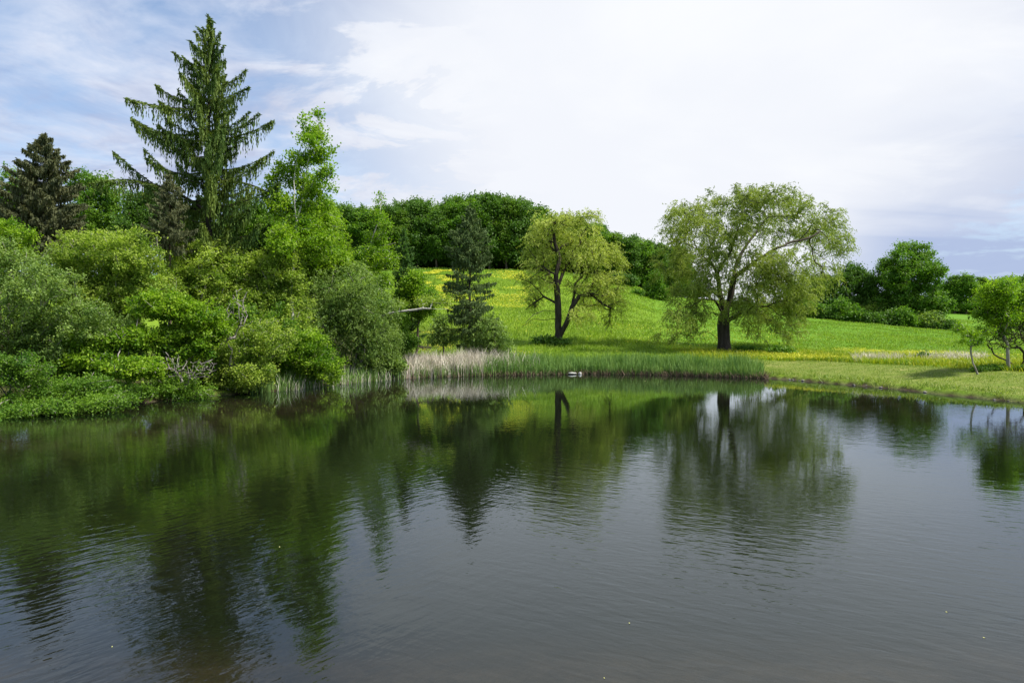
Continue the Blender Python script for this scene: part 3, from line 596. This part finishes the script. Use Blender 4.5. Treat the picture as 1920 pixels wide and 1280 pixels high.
    B('dead_shrub', 'tangle of bare grey twigs above the water in the middle of the left shore', 'dead shrub', 345, 42.4, [(330, 690, 40, 18, -.6), (365, 700, 34, 14, -.6), (310, 672, 30, 14, -.4), (385, 685, 26, 16, -.4)], 'bright', 117, 110, 160, .08, bark='bark_grey', rt=.02, bare=.8, wob=.5, sag=.5)
    B('dead_shrub', 'bare grey twigs showing between the bright shrub tiers and the tall yellow-green shrub', 'dead shrub', 440, 46.5, [(440, 590, 24, 30, -1.5), (425, 625, 24, 20, -1.5), (450, 560, 18, 20, -1)], 'bright', 118, 70, 120, .08, bark='bark_grey', rt=.02, bare=.8, wob=.5)
    T = 'broadleaf_tree'; G2 = 'broadleaved trees behind the left shrubs'
    B(T, 'mid green broadleaved tree rising left of the dark brownish spruce', 'tree', 0, 76, [(-50, 370, 80, 55), (15, 345, 50, 36), (60, 400, 60, 60), (0, 420, 90, 60), (-90, 430, 80, 70)], 'mid', 121, 300, 14000, .3, group=G2)
    B(T, 'rounded green tree showing between the dark spruce and the tallest spruce', 'tree', 195, 79, [(160, 345, 36, 30), (200, 358, 36, 34), (180, 400, 60, 46), (235, 405, 40, 36), (150, 430, 60, 50), (210, 450, 60, 50)], 'mid', 122, 320, 15000, .3, group=G2)
    B(T, 'small green tree under the long left limb of the tallest spruce', 'tree', 262, 70, [(262, 385, 34, 26), (285, 370, 26, 24), (255, 430, 50, 36), (300, 420, 40, 36)], 'dark', 123, 170, 8000, .2, group=G2)
    B(S, 'bright light green bush poking up at the far left below the brownish spruce', 'shrub', 15, 47.5, [(0, 425, 40, 20), (35, 440, 30, 14), (-30, 430, 40, 22), (0, 470, 60, 30)], 'bright', 124, 120, 5500, .12)
    B(T, 'dense green tree between the tallest spruce and the forked birch', 'tree', 490, 60, [(470, 400, 36, 40), (500, 430, 50, 50), (455, 450, 50, 46), (530, 460, 50, 56), (480, 500, 60, 50)], 'mid', 125, 330, 15000, .24, group=G2)
    B(T, 'vivid light green rounded tree right behind the forked birch', 'tree', 612, 59, [(600, 400, 40, 40), (585, 440, 50, 46), (635, 460, 24, 28), (610, 485, 50, 40), (560, 480, 50, 50), (640, 495, 26, 26)], 'birch', 126, 300, 15000, .22, group=G2)
    B(T, 'dark green tree low behind the tallest spruce', 'tree', 400, 72, [(400, 420, 60, 50), (340, 430, 60, 40), (450, 440, 50, 46), (390, 480, 90, 50)], 'dark', 127, 240, 10000, .24, group=G2)
    B(T, 'light green young tree at the right foot of the larch', 'tree', 778, 64.5, [(775, 525, 22, 20), (765, 555, 28, 22), (800, 555, 22, 18), (785, 580, 30, 14)], 'bright', 128, 120, 4500, .1, group=G2)
    B(S, 'soft green shrub on the right of the slim dark spruce', 'shrub', 912, 70, [(915, 620, 32, 30), (895, 640, 30, 24), (938, 645, 22, 20), (915, 655, 36, 18)], 'grey_green', 129, 130, 6500, .1, mode='strand', Ls=(.24, .09), strand=.7, sig=.2)
    B(S, 'thin see-through shrub left of the slim dark spruce', 'shrub', 832, 70, [(825, 605, 20, 20), (840, 630, 24, 16), (815, 635, 16, 14)], 'grey_green', 130, 60, 900, .07)
    B(S, 'leafy undergrowth shrub behind the bent birch', 'shrub', 745, 63.5, [(740, 600, 24, 34), (760, 640, 26, 20), (735, 640, 24, 26)], 'mid', 131, 120, 5000, .1)
    # out past the left edge, for the pond's reflections
    B(T, 'tree beyond the left edge behind the shrubs', 'tree', -260, 70, [(-300, 350, 110, 90), (-200, 380, 100, 90), (-260, 450, 130, 80)], 'mid', 132, 200, 9000, .3, group=G2)
left_shore()

# ------------------------------------------------------------------ small bushes in the meadow and on the right bank
def meadow_bushes():
    B = broadleaf; S = 'bush'; G = 'bushes in the meadow'
    B(S, 'dark bush at the foot of the yellow-green willow', 'bush', 1032, 88, [(1012, 641, 14, 6), (1034, 639, 13, 5), (1056, 643, 10, 5)], 'dark', 201, 60, 2200, .06, group=G)
    B(S, 'dark leafy bush right of the large willow trunk', 'bush', 1462, 80, [(1455, 660, 16, 10), (1475, 662, 14, 8)], 'mid', 202, 60, 2200, .06, group=G)
    B(S, 'low weeds beside the large willow trunk', 'bush', 1395, 83, [(1395, 657, 24, 5), (1425, 662, 16, 5)], 'mid', 203, 40, 1400, .05, group=G)
    B(S, 'wide low bush below the edge of the hilltop wood', 'bush', 1172, 172, [(1160, 523, 14, 9), (1185, 525, 14, 9)], 'dark', 204, 60, 2200, .1, Ls=(.5, .3), sig=.5, group=G)
    B(S, 'upright bush with a pointed top on the slope between the two willows', 'bush', 1226, 160, [(1226, 540, 18, 16), (1215, 552, 16, 10), (1245, 552, 16, 11), (1230, 520, 12, 14), (1195, 548, 8, 6)], 'mid', 205, 110, 4200, .12, Ls=(.45, .28), sig=.45, group=G)
    B(S, 'small dark bush in the reeds of the right meadow', 'bush', 1731, 70, [(1731, 672, 6, 5)], 'dark', 206, 20, 600, .04, group=G)
    B(S, 'low round bush at the foot of the young tree on the right bank', 'bush', 1860, 53, [(1842, 697, 20, 8), (1868, 694, 20, 10), (1885, 698, 14, 6)], 'mid', 207, 90, 4200, .05, Ls=(.12, .07), sig=.16, group=G)
    B(S, 'low bush cut by the right edge on the bank', 'bush', 1925, 52, [(1915, 698, 16, 8), (1940, 695, 26, 10)], 'mid', 208, 70, 3000, .05, Ls=(.12, .07), sig=.16, group=G)
    # young trees on the right bank
    B('young_tree', 'young tree with bright feathery leaves and a grey stem on the right bank', 'tree', 1891, 53, [(1880, 540, 34, 22), (1860, 555, 34, 22), (1905, 545, 30, 24), (1850, 590, 26, 20), (1880, 585, 36, 24), (1925, 560, 34, 30), (1870, 615, 22, 14), (1940, 600, 30, 24)], 'bright', 209, 210, 9500, .13, Ls=(.22, .10), sig=.24, bark='bark_grey', trunkto=(1889, 645))
    rng = np.random.default_rng(77)
    d = 52; g = gpt(1833, d); q = lambda x, y, dd=0: pt(x, y, d) + np.array([0, dd, 0])
    att = lobe_points([(1800, 615, 16, 8), (1822, 625, 22, 10), (1850, 618, 18, 10), (1810, 640, 16, 6), (1838, 640, 14, 8)], d, 70, rng, .5)
    plant('sapling', 'thin crooked sapling with a flat leafy top near the right edge', 'sapling', g, att, [[g, q(1824, 680), q(1820, 660), q(1823, 640)]], (M['bark_grey'], M['bright']), rng, R0=.07, rt=.01, step=.35, nleaf=1700, Ls=(.2, .09), sig=.18, kpath=.1)
    d = 54.5; g = gpt(1918, d)
    att = lobe_points([(1885, 600, 26, 22), (1910, 610, 30, 30), (1870, 625, 20, 14), (1850, 635, 22, 10), (1895, 640, 26, 16), (1930, 590, 30, 34), (1945, 630, 30, 26), (1960, 590, 30, 40), (1880, 645, 30, 16, -1.5), (1905, 625, 30, 22, -1.5)], d, 950, rng, .5)
    plant('hawthorn_tree', 'dark bare-twigged thorn tree with a tangled crown at the right edge', 'tree', g, att, [[g, q(1914, 672, 2.5), q(1900, 655, 2.5)]], (M['bark_dark'], M['spruce_brown']), rng, R0=.16, rt=.020, step=.4, nleaf=1800, Ls=(.12, .06), sig=.18, kpath=.1, wob=.4)
meadow_bushes()

# ------------------------------------------------------------------ hilltop wood and the tree line on the right
def forest():
    """a few grown trees, then copies of each tree with its trunk and crown"""
    protos = []
    for k in range(6):
        rng = np.random.default_rng(300 + k); H = [20, 22, 21, 19, 22, 20][k]; W = [5.0, 4.6, 5.4, 5.0, 4.4, 5.6][k]
        pts = []
        for j in range(13):
            zc = H * rng.uniform(.2, .86); r = W * (1.0 - .55 * max(0, zc / H - .55) / .45) * rng.uniform(.45, .62); az = rng.uniform(0, 6.28); off = W * rng.uniform(.25, .62)
            n = 26; q = unit(rng.normal(0, 1, (n, 3))) * rng.uniform(0, 1, (n, 1)) ** .36
            pts.append(np.array([math.cos(az) * off, math.sin(az) * off, zc]) + q * np.array([r, r, r * .8]))
        n = 34; q = unit(rng.normal(0, 1, (n, 3))) * rng.uniform(0, 1, (n, 1)) ** .4; pts.append(np.array([0, 0, H * .87]) + q * np.array([W * .5, W * .5, H * .12]))
        n = 16; pts.append(np.array([0, 0, H * .3]) + rng.normal(0, 1, (n, 3)) * np.array([W * .35, W * .35, H * .07]))
        att = np.concatenate(pts); g = np.zeros(3)
        tr = [[g, np.array([rng.normal(0, .2), rng.normal(0, .2), H * .45]), np.array([rng.normal(0, .5), rng.normal(0, .5), H * .75])]]
        o = plant('woodland_tree', 'x', 'tree', g, att, tr, (M['bark_brown'], M[('mid', 'dark', 'mid', 'dark', 'wood', 'dark')[k]]), rng, R0=.32, rt=.03, step=1.6, nleaf=19000, Ls=(.62, .38), sig=.6, kpath=.2)
        protos.append(o)
    used = set()
    def put(k, px, d, top, label, group, wide=1.0, sink=.1):
        src = protos[k]; g = gpt(px, d); Hs = [20, 22, 21, 19, 22, 20][k] * 1.0
        h = (pt(px, top, d)[2] - g[2]) / Hs * .985
        if k not in used: r = src; used.add(k)
        else:
            r = src.copy(); sc.collection.objects.link(r)
            for ch in list(src.children):
                c = ch.copy(); sc.collection.objects.link(c); c.parent = r
        r.location = tuple(g - np.array([0, 0, sink])); rot = (px * 7.31 + d) % 6.28; r.rotation_euler = (0, 0, rot); w = .5 * (h + 1) * wide; r.scale = (w, w, h)
        tag(r, label, 'tree', group); return r
    topx = [560, 600, 640, 680, 720, 745, 780, 815, 850, 900, 960, 1010, 1050, 1100, 1150, 1200, 1240, 1300]
    topy = [375, 372, 368, 376, 378, 366, 358, 366, 352, 354, 358, 376, 396, 408, 420, 434, 446, 460]
    GF = 'trees of the hilltop wood'
    # the edge of the wood: each told by what stands before or beside it
    front = [(618, 0, 'woodland tree just right of the forked birch crown'), (650, 1, 'woodland tree between the forked birch and the thin leaning birch'), (684, 2, 'woodland tree right behind the thin birch trunk'),
             (722, 3, 'woodland tree showing above the thin birch top'), (752, 4, 'woodland tree straight behind the larch tip'), (783, 5, 'round-topped woodland tree right of the larch'),
             (818, 1, 'woodland tree by the bright gap of sky in the wood'), (850, 0, 'tall woodland tree left of the slim dark spruce tip'), (884, 2, 'woodland tree hidden behind the slim dark spruce'),
             (918, 3, 'woodland tree just right of the slim dark spruce tip'), (950, 4, 'tall woodland tree midway between slim spruce and yellow-green willow'), (978, 5, 'low-branched woodland tree at the left side of the yellow-green willow'),
             (1012, 2, 'woodland tree behind the left half of the yellow-green willow'), (1046, 1, 'woodland tree directly above the yellow-green willow trunk'), (1082, 3, 'woodland tree behind the right half of the yellow-green willow'),
             (1118, 0, 'woodland tree over the small top right tuft of the yellow-green willow'), (1150, 4, 'woodland tree just right of the yellow-green willow'), (1178, 5, 'woodland tree above the wide low bush'),
             (1206, 2, 'rightmost low woodland tree left of the large willow'), (1238, 1, 'woodland tree behind the left edge of the large willow'), (1275, 3, 'woodland tree hidden in the left crown of the large willow')]
    rr = np.random.default_rng(5)
    for px, k, lab in front:
        d = 196 if px < 1100 else 190; put(k, px, d + rr.uniform(-1.5, 2.5), np.interp(px, topx, topy) + rr.uniform(2, 26), lab, GF, 1.05)
    back = 'darker tree deep inside the hilltop wood, only its crown top showing'
    for j, px in enumerate(np.arange(560, 1300, 25)):
        put(j * 5 % 6, px + rr.uniform(-6, 6), 206 + rr.uniform(0, 6), np.interp(px, topx, topy) + rr.uniform(-3, 12), back, 'trees deep in the hilltop wood')
    for j, px in enumerate(np.arange(480, 1290, 34)):
        put((j * 5 + 3) % 6, px + rr.uniform(-6, 6), 222 + rr.uniform(0, 10), np.interp(px, topx, topy) + rr.uniform(4, 16), back, 'trees deep in the hilltop wood')
    for j, px in enumerate((-150, 0, 120, 240, 340, 430, 520)):
        put(j % 6, px, 150 + 6 * (j % 3), 395 + rr.uniform(-6, 10), 'hill tree hidden behind the shrubs and spruces of the left shore', 'hill trees hidden behind the left shore')
    und = 'small shaded tree under the crowns of the hilltop wood'
    for j, px in enumerate(np.arange(560, 1310, 15)):
        d = 203 + 9 * (j % 3) + rr.uniform(-2, 2); gy = 620 - (gpt(px, d)[2] - EYE) / d * FOC
        put(j * 5 % 6, px, d, gy - rr.uniform(34, 56), und, 'small trees under the hilltop wood', 1.7)
    # far trees on the right
    FG = 'far trees beyond the right meadow'
    for px, top, k, dd, lab in ((1790, 512, 0, 300, 'far pale tree just right of the tall maple'), (1812, 508, 2, 296, 'far pale round tree left of the young tree on the bank'), (1838, 516, 4, 305, 'far tree meeting the bright crown of the young tree'), (1870, 520, 1, 300, 'far tree behind the young tree crown'),
                               (1900, 514, 5, 295, 'far tree at the right edge of the picture'), (1935, 505, 3, 290, 'far tree just outside the right edge'), (1760, 530, 3, 310, 'far tree peeping past the right side of the tall maple'), (1980, 510, 2, 295, 'far tree beyond the right edge of the picture')):
        put(k, px, dd, top, lab, FG, 1.25)
    for j, px in enumerate(np.arange(1480, 2000, 17)):
        put(j % 6, px, 312 + rr.uniform(0, 8), 566 - 12 * (j % 3) + rr.uniform(-4, 4), 'low far tree in the hazy band behind the right tree line', 'low far trees behind the right tree line', 2.2, 2.2)
    # hedge line
    B = broadleaf
    B('maple_tree', 'tall full maple in the tree line, highest crown right of the large willow', 'tree', 1705, 158, [(1698, 462, 26, 18), (1727, 470, 20, 16), (1672, 500, 30, 24), (1715, 505, 36, 28), (1748, 510, 24, 26), (1665, 540, 34, 26), (1710, 550, 44, 30), (1755, 548, 26, 26), (1690, 585, 44, 20), (1740, 582, 36, 20), (1650, 570, 30, 24), (1662, 512, 24, 24), (1690, 488, 34, 26), (1735, 490, 26, 22), (1700, 520, 50, 34), (1770, 575, 18, 20)], 'mid', 401, 360, 21000, .45, Ls=(.50, .30), sig=.5, trunkto=(1707, 560), step=1.2, rt=.03)
    B('oak_tree', 'dark round tree in the tree line just right of the large willow', 'tree', 1600, 164, [(1605, 510, 28, 18), (1580, 530, 32, 24), (1625, 535, 26, 24), (1570, 560, 34, 24), (1610, 568, 40, 22), (1545, 570, 30, 18)], 'dark', 402, 260, 14000, .4, Ls=(.5, .3), sig=.5, trunkto=(1600, 575), step=1.2, rt=.03)
    B('oak_tree', 'dark tree of the tree line half hidden by the right crown of the large willow', 'tree', 1530, 170, [(1530, 540, 30, 22), (1500, 555, 30, 22), (1550, 560, 30, 20), (1515, 580, 40, 12)], 'dark', 403, 180, 9000, .35, Ls=(.5, .3), sig=.5, step=1.2, rt=.03)
    hb = [(1550, 590, 'dark hedge bush at the left end of the tree line'), (1585, 593, 'dark hedge bush under the round dark tree'), (1622, 598, 'dark hedge bush in the gap before the pale bush'), (1660, 603, 'dark hedge bush under the left side of the maple'), (1700, 608, 'dark hedge bush under the middle of the maple'), (1735, 606, 'greyish hedge bush under the right side of the maple'), (1768, 612, 'dark hedge bush at the right end of the tree line'), (1512, 588, 'dark hedge bush behind the lower right limbs of the large willow')]
    for j, (px, py, lab) in enumerate(hb):
        B('hedge_bush', lab, 'bush', px, 153 - (px - 1550) * .01, [(px - 10, py - 3 - 9 * (j % 3 == 1), 22, 13 + 8 * (j % 3 == 1)), (px + 12, py - 6 * (j % 2), 22, 11 + 6 * (j % 2))], 'grey_green' if 'grey' in lab else ('mid' if j % 3 == 1 else 'dark'), 420 + j, 70, 2600, .12, Ls=(.46, .28), sig=.5, group='bushes of the hedge line', step=1.0)
    B('hedge_bush', 'pale yellow-green bush lit in the gap between the round dark tree and the maple', 'bush', 1632, 160, [(1628, 580, 20, 10), (1648, 584, 16, 8)], 'yellow_green', 431, 50, 1800, .1, Ls=(.46, .28), sig=.5, group='bushes of the hedge line')
forest()

# ------------------------------------------------------------------ reeds, grass, flowers (what nobody could count)
def blades(P, H, Wd, rng, lean=.12, bend=.15):
    n = len(P); az = rng.uniform(0, 6.28, n); side = np.stack([np.cos(az), np.sin(az), 0 * az], 1); ln = rng.normal(0, 1, (n, 3)) * lean; ln[:, 2] = 1
    H = H[:, None]; w = side * Wd[:, None] * .5; mid = P + ln * H * .55; tip = P + ln * H * .98 + rng.normal(0, bend, (n, 3)) * H * np.array([1, 1, .3])
    V = np.stack([P - w, P + w, mid + w * .85, mid - w * .85, tip], 1).reshape(-1, 3); i = np.arange(n) * 5
    F4 = np.stack([i, i + 1, i + 2, i + 3], 1); F3 = np.stack([i + 3, i + 2, i + 4], 1); t = rng.uniform(0, 1, n)
    return V, [F4, F3], np.concatenate([t, t])
def along_shore(px0, px1, n, rng, lo, hi):
    """points along the far waterline, lo..hi metres landward of it"""
    u = (rng.uniform(px0, px1, n) - 960) / FOC; tt = np.linspace(30, 90, 1201); out = []
    grid = np.linspace(px0, px1, 80); dg = []
    for g in grid:
        x = (g - 960) / FOC * tt; s = shore_sd(x, tt); k = np.where(s < 0)[0]; dg.append(tt[k[-1]])
    d = np.interp(u * FOC + 960, grid, dg) + rng.uniform(lo, hi, n)
    x = u * d; return np.stack([x, d, np.maximum(ground(x, d), -.25)], 1)
def stuff(name, V, Fs, mat, tint, cat, label):
    tag(link(name, mesh_from(name, V, Fs, mat, tint=tint)), label, cat, kind='stuff')
def reeds():
    rng = np.random.default_rng(51)
    P = along_shore(905, 1432, 15000, rng, -.9, 3.2); n = len(P)
    V, F, t = blades(P, (rng.normal(1.30, .30, n) * (.75 + .5 * vnoise(P[:, 0], P[:, 1], .7, 21)) * sst(1445, 1405, P[:, 0] / P[:, 1] * FOC + 960 + rng.normal(0, 12, n))).clip(.12, 2.0), rng.uniform(.03, .065, n), rng, .07, .09)
    stuff('green_cattails', V, F, M['reed'], t, 'cattails', 'belt of green cattails along the far edge of the pond')
    P = np.concatenate([along_shore(905, 1440, 5000, rng, -1.1, .3), along_shore(760, 905, 800, rng, -1.0, .2), along_shore(1250, 1432, 600, rng, -1.1, .5)]); n = len(P)
    V, F, t = blades(P, rng.uniform(.2, .75, n), rng.uniform(.03, .06, n), rng, .35, .3)
    P2 = along_shore(758, 905, 4200, rng, -.8, 4.2); P2b = np.concatenate([along_shore(900, 960, 600, rng, -.5, 3.5), along_shore(960, 1010, 160, rng, -.3, 3)]); P2 = np.concatenate([P2, P2b]); n2 = len(P2)
    V2, F2, t2 = blades(P2, (rng.normal(1.55, .35, n2) * (.75 + .5 * vnoise(P2[:, 0], P2[:, 1], .6, 22))).clip(.4, 2.3), rng.uniform(.025, .06, n2), rng, .12, .2)
    P3 = along_shore(520, 760, 330, rng, -.9, .5); n3 = len(P3); V3, F3, t3 = blades(P3, rng.uniform(.3, 1.3, n3), rng.uniform(.025, .05, n3), rng, .12, .15)
    stuff('dead_reed_stubble', V, F, bark_mat('brown_reed_stubble', (.10, .07, .045), (.26, .19, .13), 8, 1, .1), t, 'reeds', 'brown dead stubble at the foot of the cattails')
    stuff('dry_reeds', V2, F2, M['dry_reed'], t2, 'reeds', 'patch of pale dry reeds right of the shrub bank')
    stuff('shore_reed_stems', V3, F3, M['dry_reed'], t3, 'reeds', 'thin tan reed stems in the water below the left shrubs')
    P = np.concatenate([along_shore(470, 760, 900, rng, -.8, .6), along_shore(770, 905, 1900, rng, -.9, 2.0), along_shore(850, 905, 1600, rng, -.5, 3.0)]); n = len(P)
    V, F, t = blades(P, rng.uniform(.7, 1.5, n), rng.uniform(.03, .06, n), rng, .08, .12)
    stuff('shore_green_reeds', V, F, M['reed'], t, 'reeds', 'sparse green reeds standing in the water along the left shore')
    # grey dead reeds in the right meadow
    px = rng.uniform(1600, 1850, 2600); d = 68 + rng.uniform(-3, 3, 2600); x = (px - 960) / FOC * d; P = np.stack([x, d, ground(x, d)], 1); n = len(P)
    keep = vnoise(x, d, .55, 8) + .3 * vnoise(x, d, 2.1, 18) > .72; P = P[keep]; n = len(P)
    V, F, t = blades(P, rng.uniform(.3, 1.2, n), rng.uniform(.02, .05, n), rng, .3, .3)
    stuff('meadow_dead_reeds', V, F, M['dry_reed'], t, 'reeds', 'strip of grey dead reeds in the wet hollow of the right meadow')
reeds()
def grasses():
    rng = np.random.default_rng(61)
    n = 270000; d = 60 * (225 / 60) ** rng.uniform(0, 1, n); u = rng.uniform(-.22, .86, n); x = u * d; s = shore_sd(x, d)
    k = (s > .6) & ~((s < 10.5) & (x > 21) & (d < 75)) & ~((u < .26) & (d > 198)); x, d, u, s = x[k], d[k], u[k], s[k]; n = len(x)
    lush = sst(.16, .26, u) * sst(84, 96, d); tall = np.where(lush > .5, .34, .55) * (.6 + .8 * vnoise(x, d, .15, 5))
    P = np.stack([x, d, ground(x, d) - .03], 1); V, F, t = blades(P, tall * .8 * rng.uniform(.6, 1.2, n), d * .0008, rng, .3, .3)
    stuff('meadow_grass', V, F, M['grass'], t, 'grass', 'sunlit yellow-green meadow grass on the slope behind the pond')
    n = 90000; y = rng.uniform(30, 74, n); x = rng.uniform(21, 62, n); s = shore_sd(x, y); k = (s > .12) & (s < 11.5); x, y, s = x[k], y[k], s[k]; n = len(x)
    h = np.where(s < 1.6, rng.uniform(.06, .42, n) * (vnoise(x, y, 1.1, 33) > .35) + .04, rng.uniform(.04, .13, n)) * (.6 + .9 * vnoise(x, y, .8, 6))
    P = np.stack([x, y, ground(x, y) - .01], 1); V, F, t = blades(P, h, rng.uniform(.02, .05, n), rng, .5, .4)
    stuff('bank_grass', V, F, M['mown'], t, 'grass', 'short mown grass on the right bank down to the water')
    # tall grass behind the mown bank
    n = 42000; x = rng.uniform(20, 72, n); y = rng.uniform(48, 86, n); s = shore_sd(x, y); k = (s > 10.3) & (s < 26); x, y = x[k], y[k]; n = len(x)
    P = np.stack([x, y, ground(x, y)], 1); V, F, t = blades(P, rng.uniform(.25, .75, n), rng.uniform(.04, .08, n), rng, .25, .25)
    stuff('tall_grass', V, F, M['gold_grass'], t, 'grass', 'tall yellow-green grass behind the mown bank')
    # buttercups
    C = []
    for (cx, cy, rx, ry, d0, d1, k) in ((822, 0, 45, 0, 120, 188, 15000), (965, 0, 42, 0, 125, 182, 4500), (890, 0, 60, 0, 125, 170, 3000), (1700, 0, 260, 0, 69, 86, 9000), (1540, 0, 90, 0, 66, 84, 6000), (1200, 0, 320, 0, 75, 110, 2600), (1180, 0, 40, 0, 165, 180, 400), (820, 0, 40, 0, 80, 100, 1500), (1100, 0, 200, 0, 70, 82, 1200)):
        d = rng.uniform(d0, d1, k); px = rng.normal(cx, rx * .55, k); x = (px - 960) / FOC * d; keep = vnoise(x, d, .14, 12) + .45 * vnoise(x, d, .5, 13) > .78
        C.append(np.stack([x[keep], d[keep]], 1))
    C = np.concatenate(C); s = shore_sd(C[:, 0], C[:, 1]); C = C[(s > 9)]; n = len(C)
    P = np.stack([C[:, 0], C[:, 1], ground(C[:, 0], C[:, 1]) + rng.uniform(.35, .6, n)], 1); sz = (P[:, 1] * .0012)
    V, F, t = leaves(P, np.zeros((n, 3)), 1.0, 1.0, rng, 1, .5); V = (V.reshape(n, 4, 3) - P[:, None]) * sz[:, None, None] + P[:, None]; V = V.reshape(-1, 3)
    stuff('buttercups', V, [F], M['buttercup'], t, 'flowers', 'drifts of yellow buttercups across the meadow')
grasses()

# ------------------------------------------------------------------ stones at the far waterline, drift on the water
def rock(name, label, px, d, z, size, mat, seed):
    rng = np.random.default_rng(seed); import bmesh
    bm = bmesh.new(); bmesh.ops.create_icosphere(bm, subdivisions=3, radius=1)
    for v in bm.verts:
        f = 1 + .16 * math.sin(v.co.x * 3 + seed) + .10 * math.sin(v.co.y * 5 + 2 * seed) + rng.normal(0, .03); v.co *= f
        v.co.z = max(v.co.z, -.8); v.co.x *= size[0]; v.co.y *= size[1]; v.co.z *= size[2]
    me = bpy.data.meshes.new(name); bm.to_mesh(me); bm.free(); me.materials.append(mat); x = (px - 960) / FOC * d
    o = link(name, me, loc=(x, d, z)); tag(o, label, 'rock'); return o
rock('rock', 'flat white rock at the waterline in front of the cattails', 1073.5, 66.6, .10, (.34, .28, .12), bark_mat('white_stone', (.24, .24, .22), (.44, .44, .40), 3, 1, .3), 4)
rock('rock', 'smaller grey rock beside the flat white rock', 1087, 66.7, .04, (.2, .2, .17), bark_mat('grey_stone', (.20, .20, .18), (.38, .37, .35), 3, 1, .3), 7)
def shore_stones():
    rng = np.random.default_rng(98); m = bark_mat('shore_stone', (.14, .13, .11), (.30, .28, .25), 4, 1, .3); first = None
    for j in range(13):
        px = rng.uniform(1480, 1915); tt = np.linspace(36, 64, 800); x = (px - 960) / FOC * tt; z = ground(x, tt); k = np.where(z < .03)[0]
        if not len(k): continue
        d = tt[k[-1]] + rng.uniform(-.1, .12); w = rng.uniform(.07, .17)
        if first is None:
            first = rock('shore_stone', 'small pale stone in the muddy edge of the right bank', px, d, .03, (.15, .12, .07), m, 3); o = first; o['category'] = 'stone'
        else:
            o = first.copy(); sc.collection.objects.link(o); o.location = ((px - 960) / FOC * d, d, rng.uniform(.0, .06))
        o.scale = (w / .15, w / .15 * rng.uniform(.7, 1), w / .15 * rng.uniform(.7, 1.2)); o.rotation_euler = (0, 0, rng.uniform(0, 6)); o['group'] = 'stones along the right bank'
shore_stones()
def drift():
    rng = np.random.default_rng(91); m = bark_mat('floating_leaf', (.35, .36, .10), (.6, .58, .3), 6, 1, .1)
    for (px, py, lab) in ((1133, 1271, 'pale yellow leaf floating nearest the bottom edge'), (1210, 714, 'pale leaf floating before the cattails'), (210, 1212, 'pale speck of a leaf floating at the lower left'), (524, 1025, 'tiny leaf floating on the dark left reflection'), (1775, 1147, 'pale leaf floating at the lower right'), (1845, 1195, 'pale leaf fragment floating near the right edge'), (1180, 1168, 'tiny leaf floating on the grey water low in the middle')):
        d = EYE * FOC / (py - 620); r = d * .0010
        n = 7; a = np.linspace(0, 2 * math.pi, n, endpoint=False); V = np.concatenate([np.stack([np.cos(a) * r * 1.6, np.sin(a) * r * .9, .006 + .004 * np.cos(2 * a)], 1), np.stack([np.cos(a) * r * 1.5, np.sin(a) * r * .8, .002 + 0 * a], 1)])
        k = np.arange(n); F = [np.arange(n)[None], np.arange(n)[::-1][None] + n, np.stack([k + n, (k + 1) % n + n, (k + 1) % n, k], 1)]
        o = link('floating_leaf', mesh_from('floating_leaf', V, F, m), loc=((px - 960) / FOC * d, d, 0)); o.rotation_euler = (0, 0, rng.uniform(0, 6)); tag(o, lab, 'leaf', 'leaves floating on the pond')
drift()
def fallen_branch():
    rng = np.random.default_rng(95); d = 66.5; g = gpt(752, d); q = lambda x, y, dd=0: pt(x, y, d) + np.array([0, dd, 0])
    P, par, T, term, n0 = skeleton([[g, q(765, 640, .5), q(785, 648, -.5), q(805, 655, -1)]], lobe_points([(770, 642, 22, 8), (795, 650, 18, 6)], d, 30, rng), rng, .4, .2, .3)
    V, F, _ = tubes(P, par, T, .12, .015)
    tag(link('fallen_branch', mesh_from('fallen_branch', V - g, [F], M['bark_dark'], smooth=True), loc=tuple(g)), 'dark fallen branch lying behind the dry reeds', 'branch')
fallen_branch()
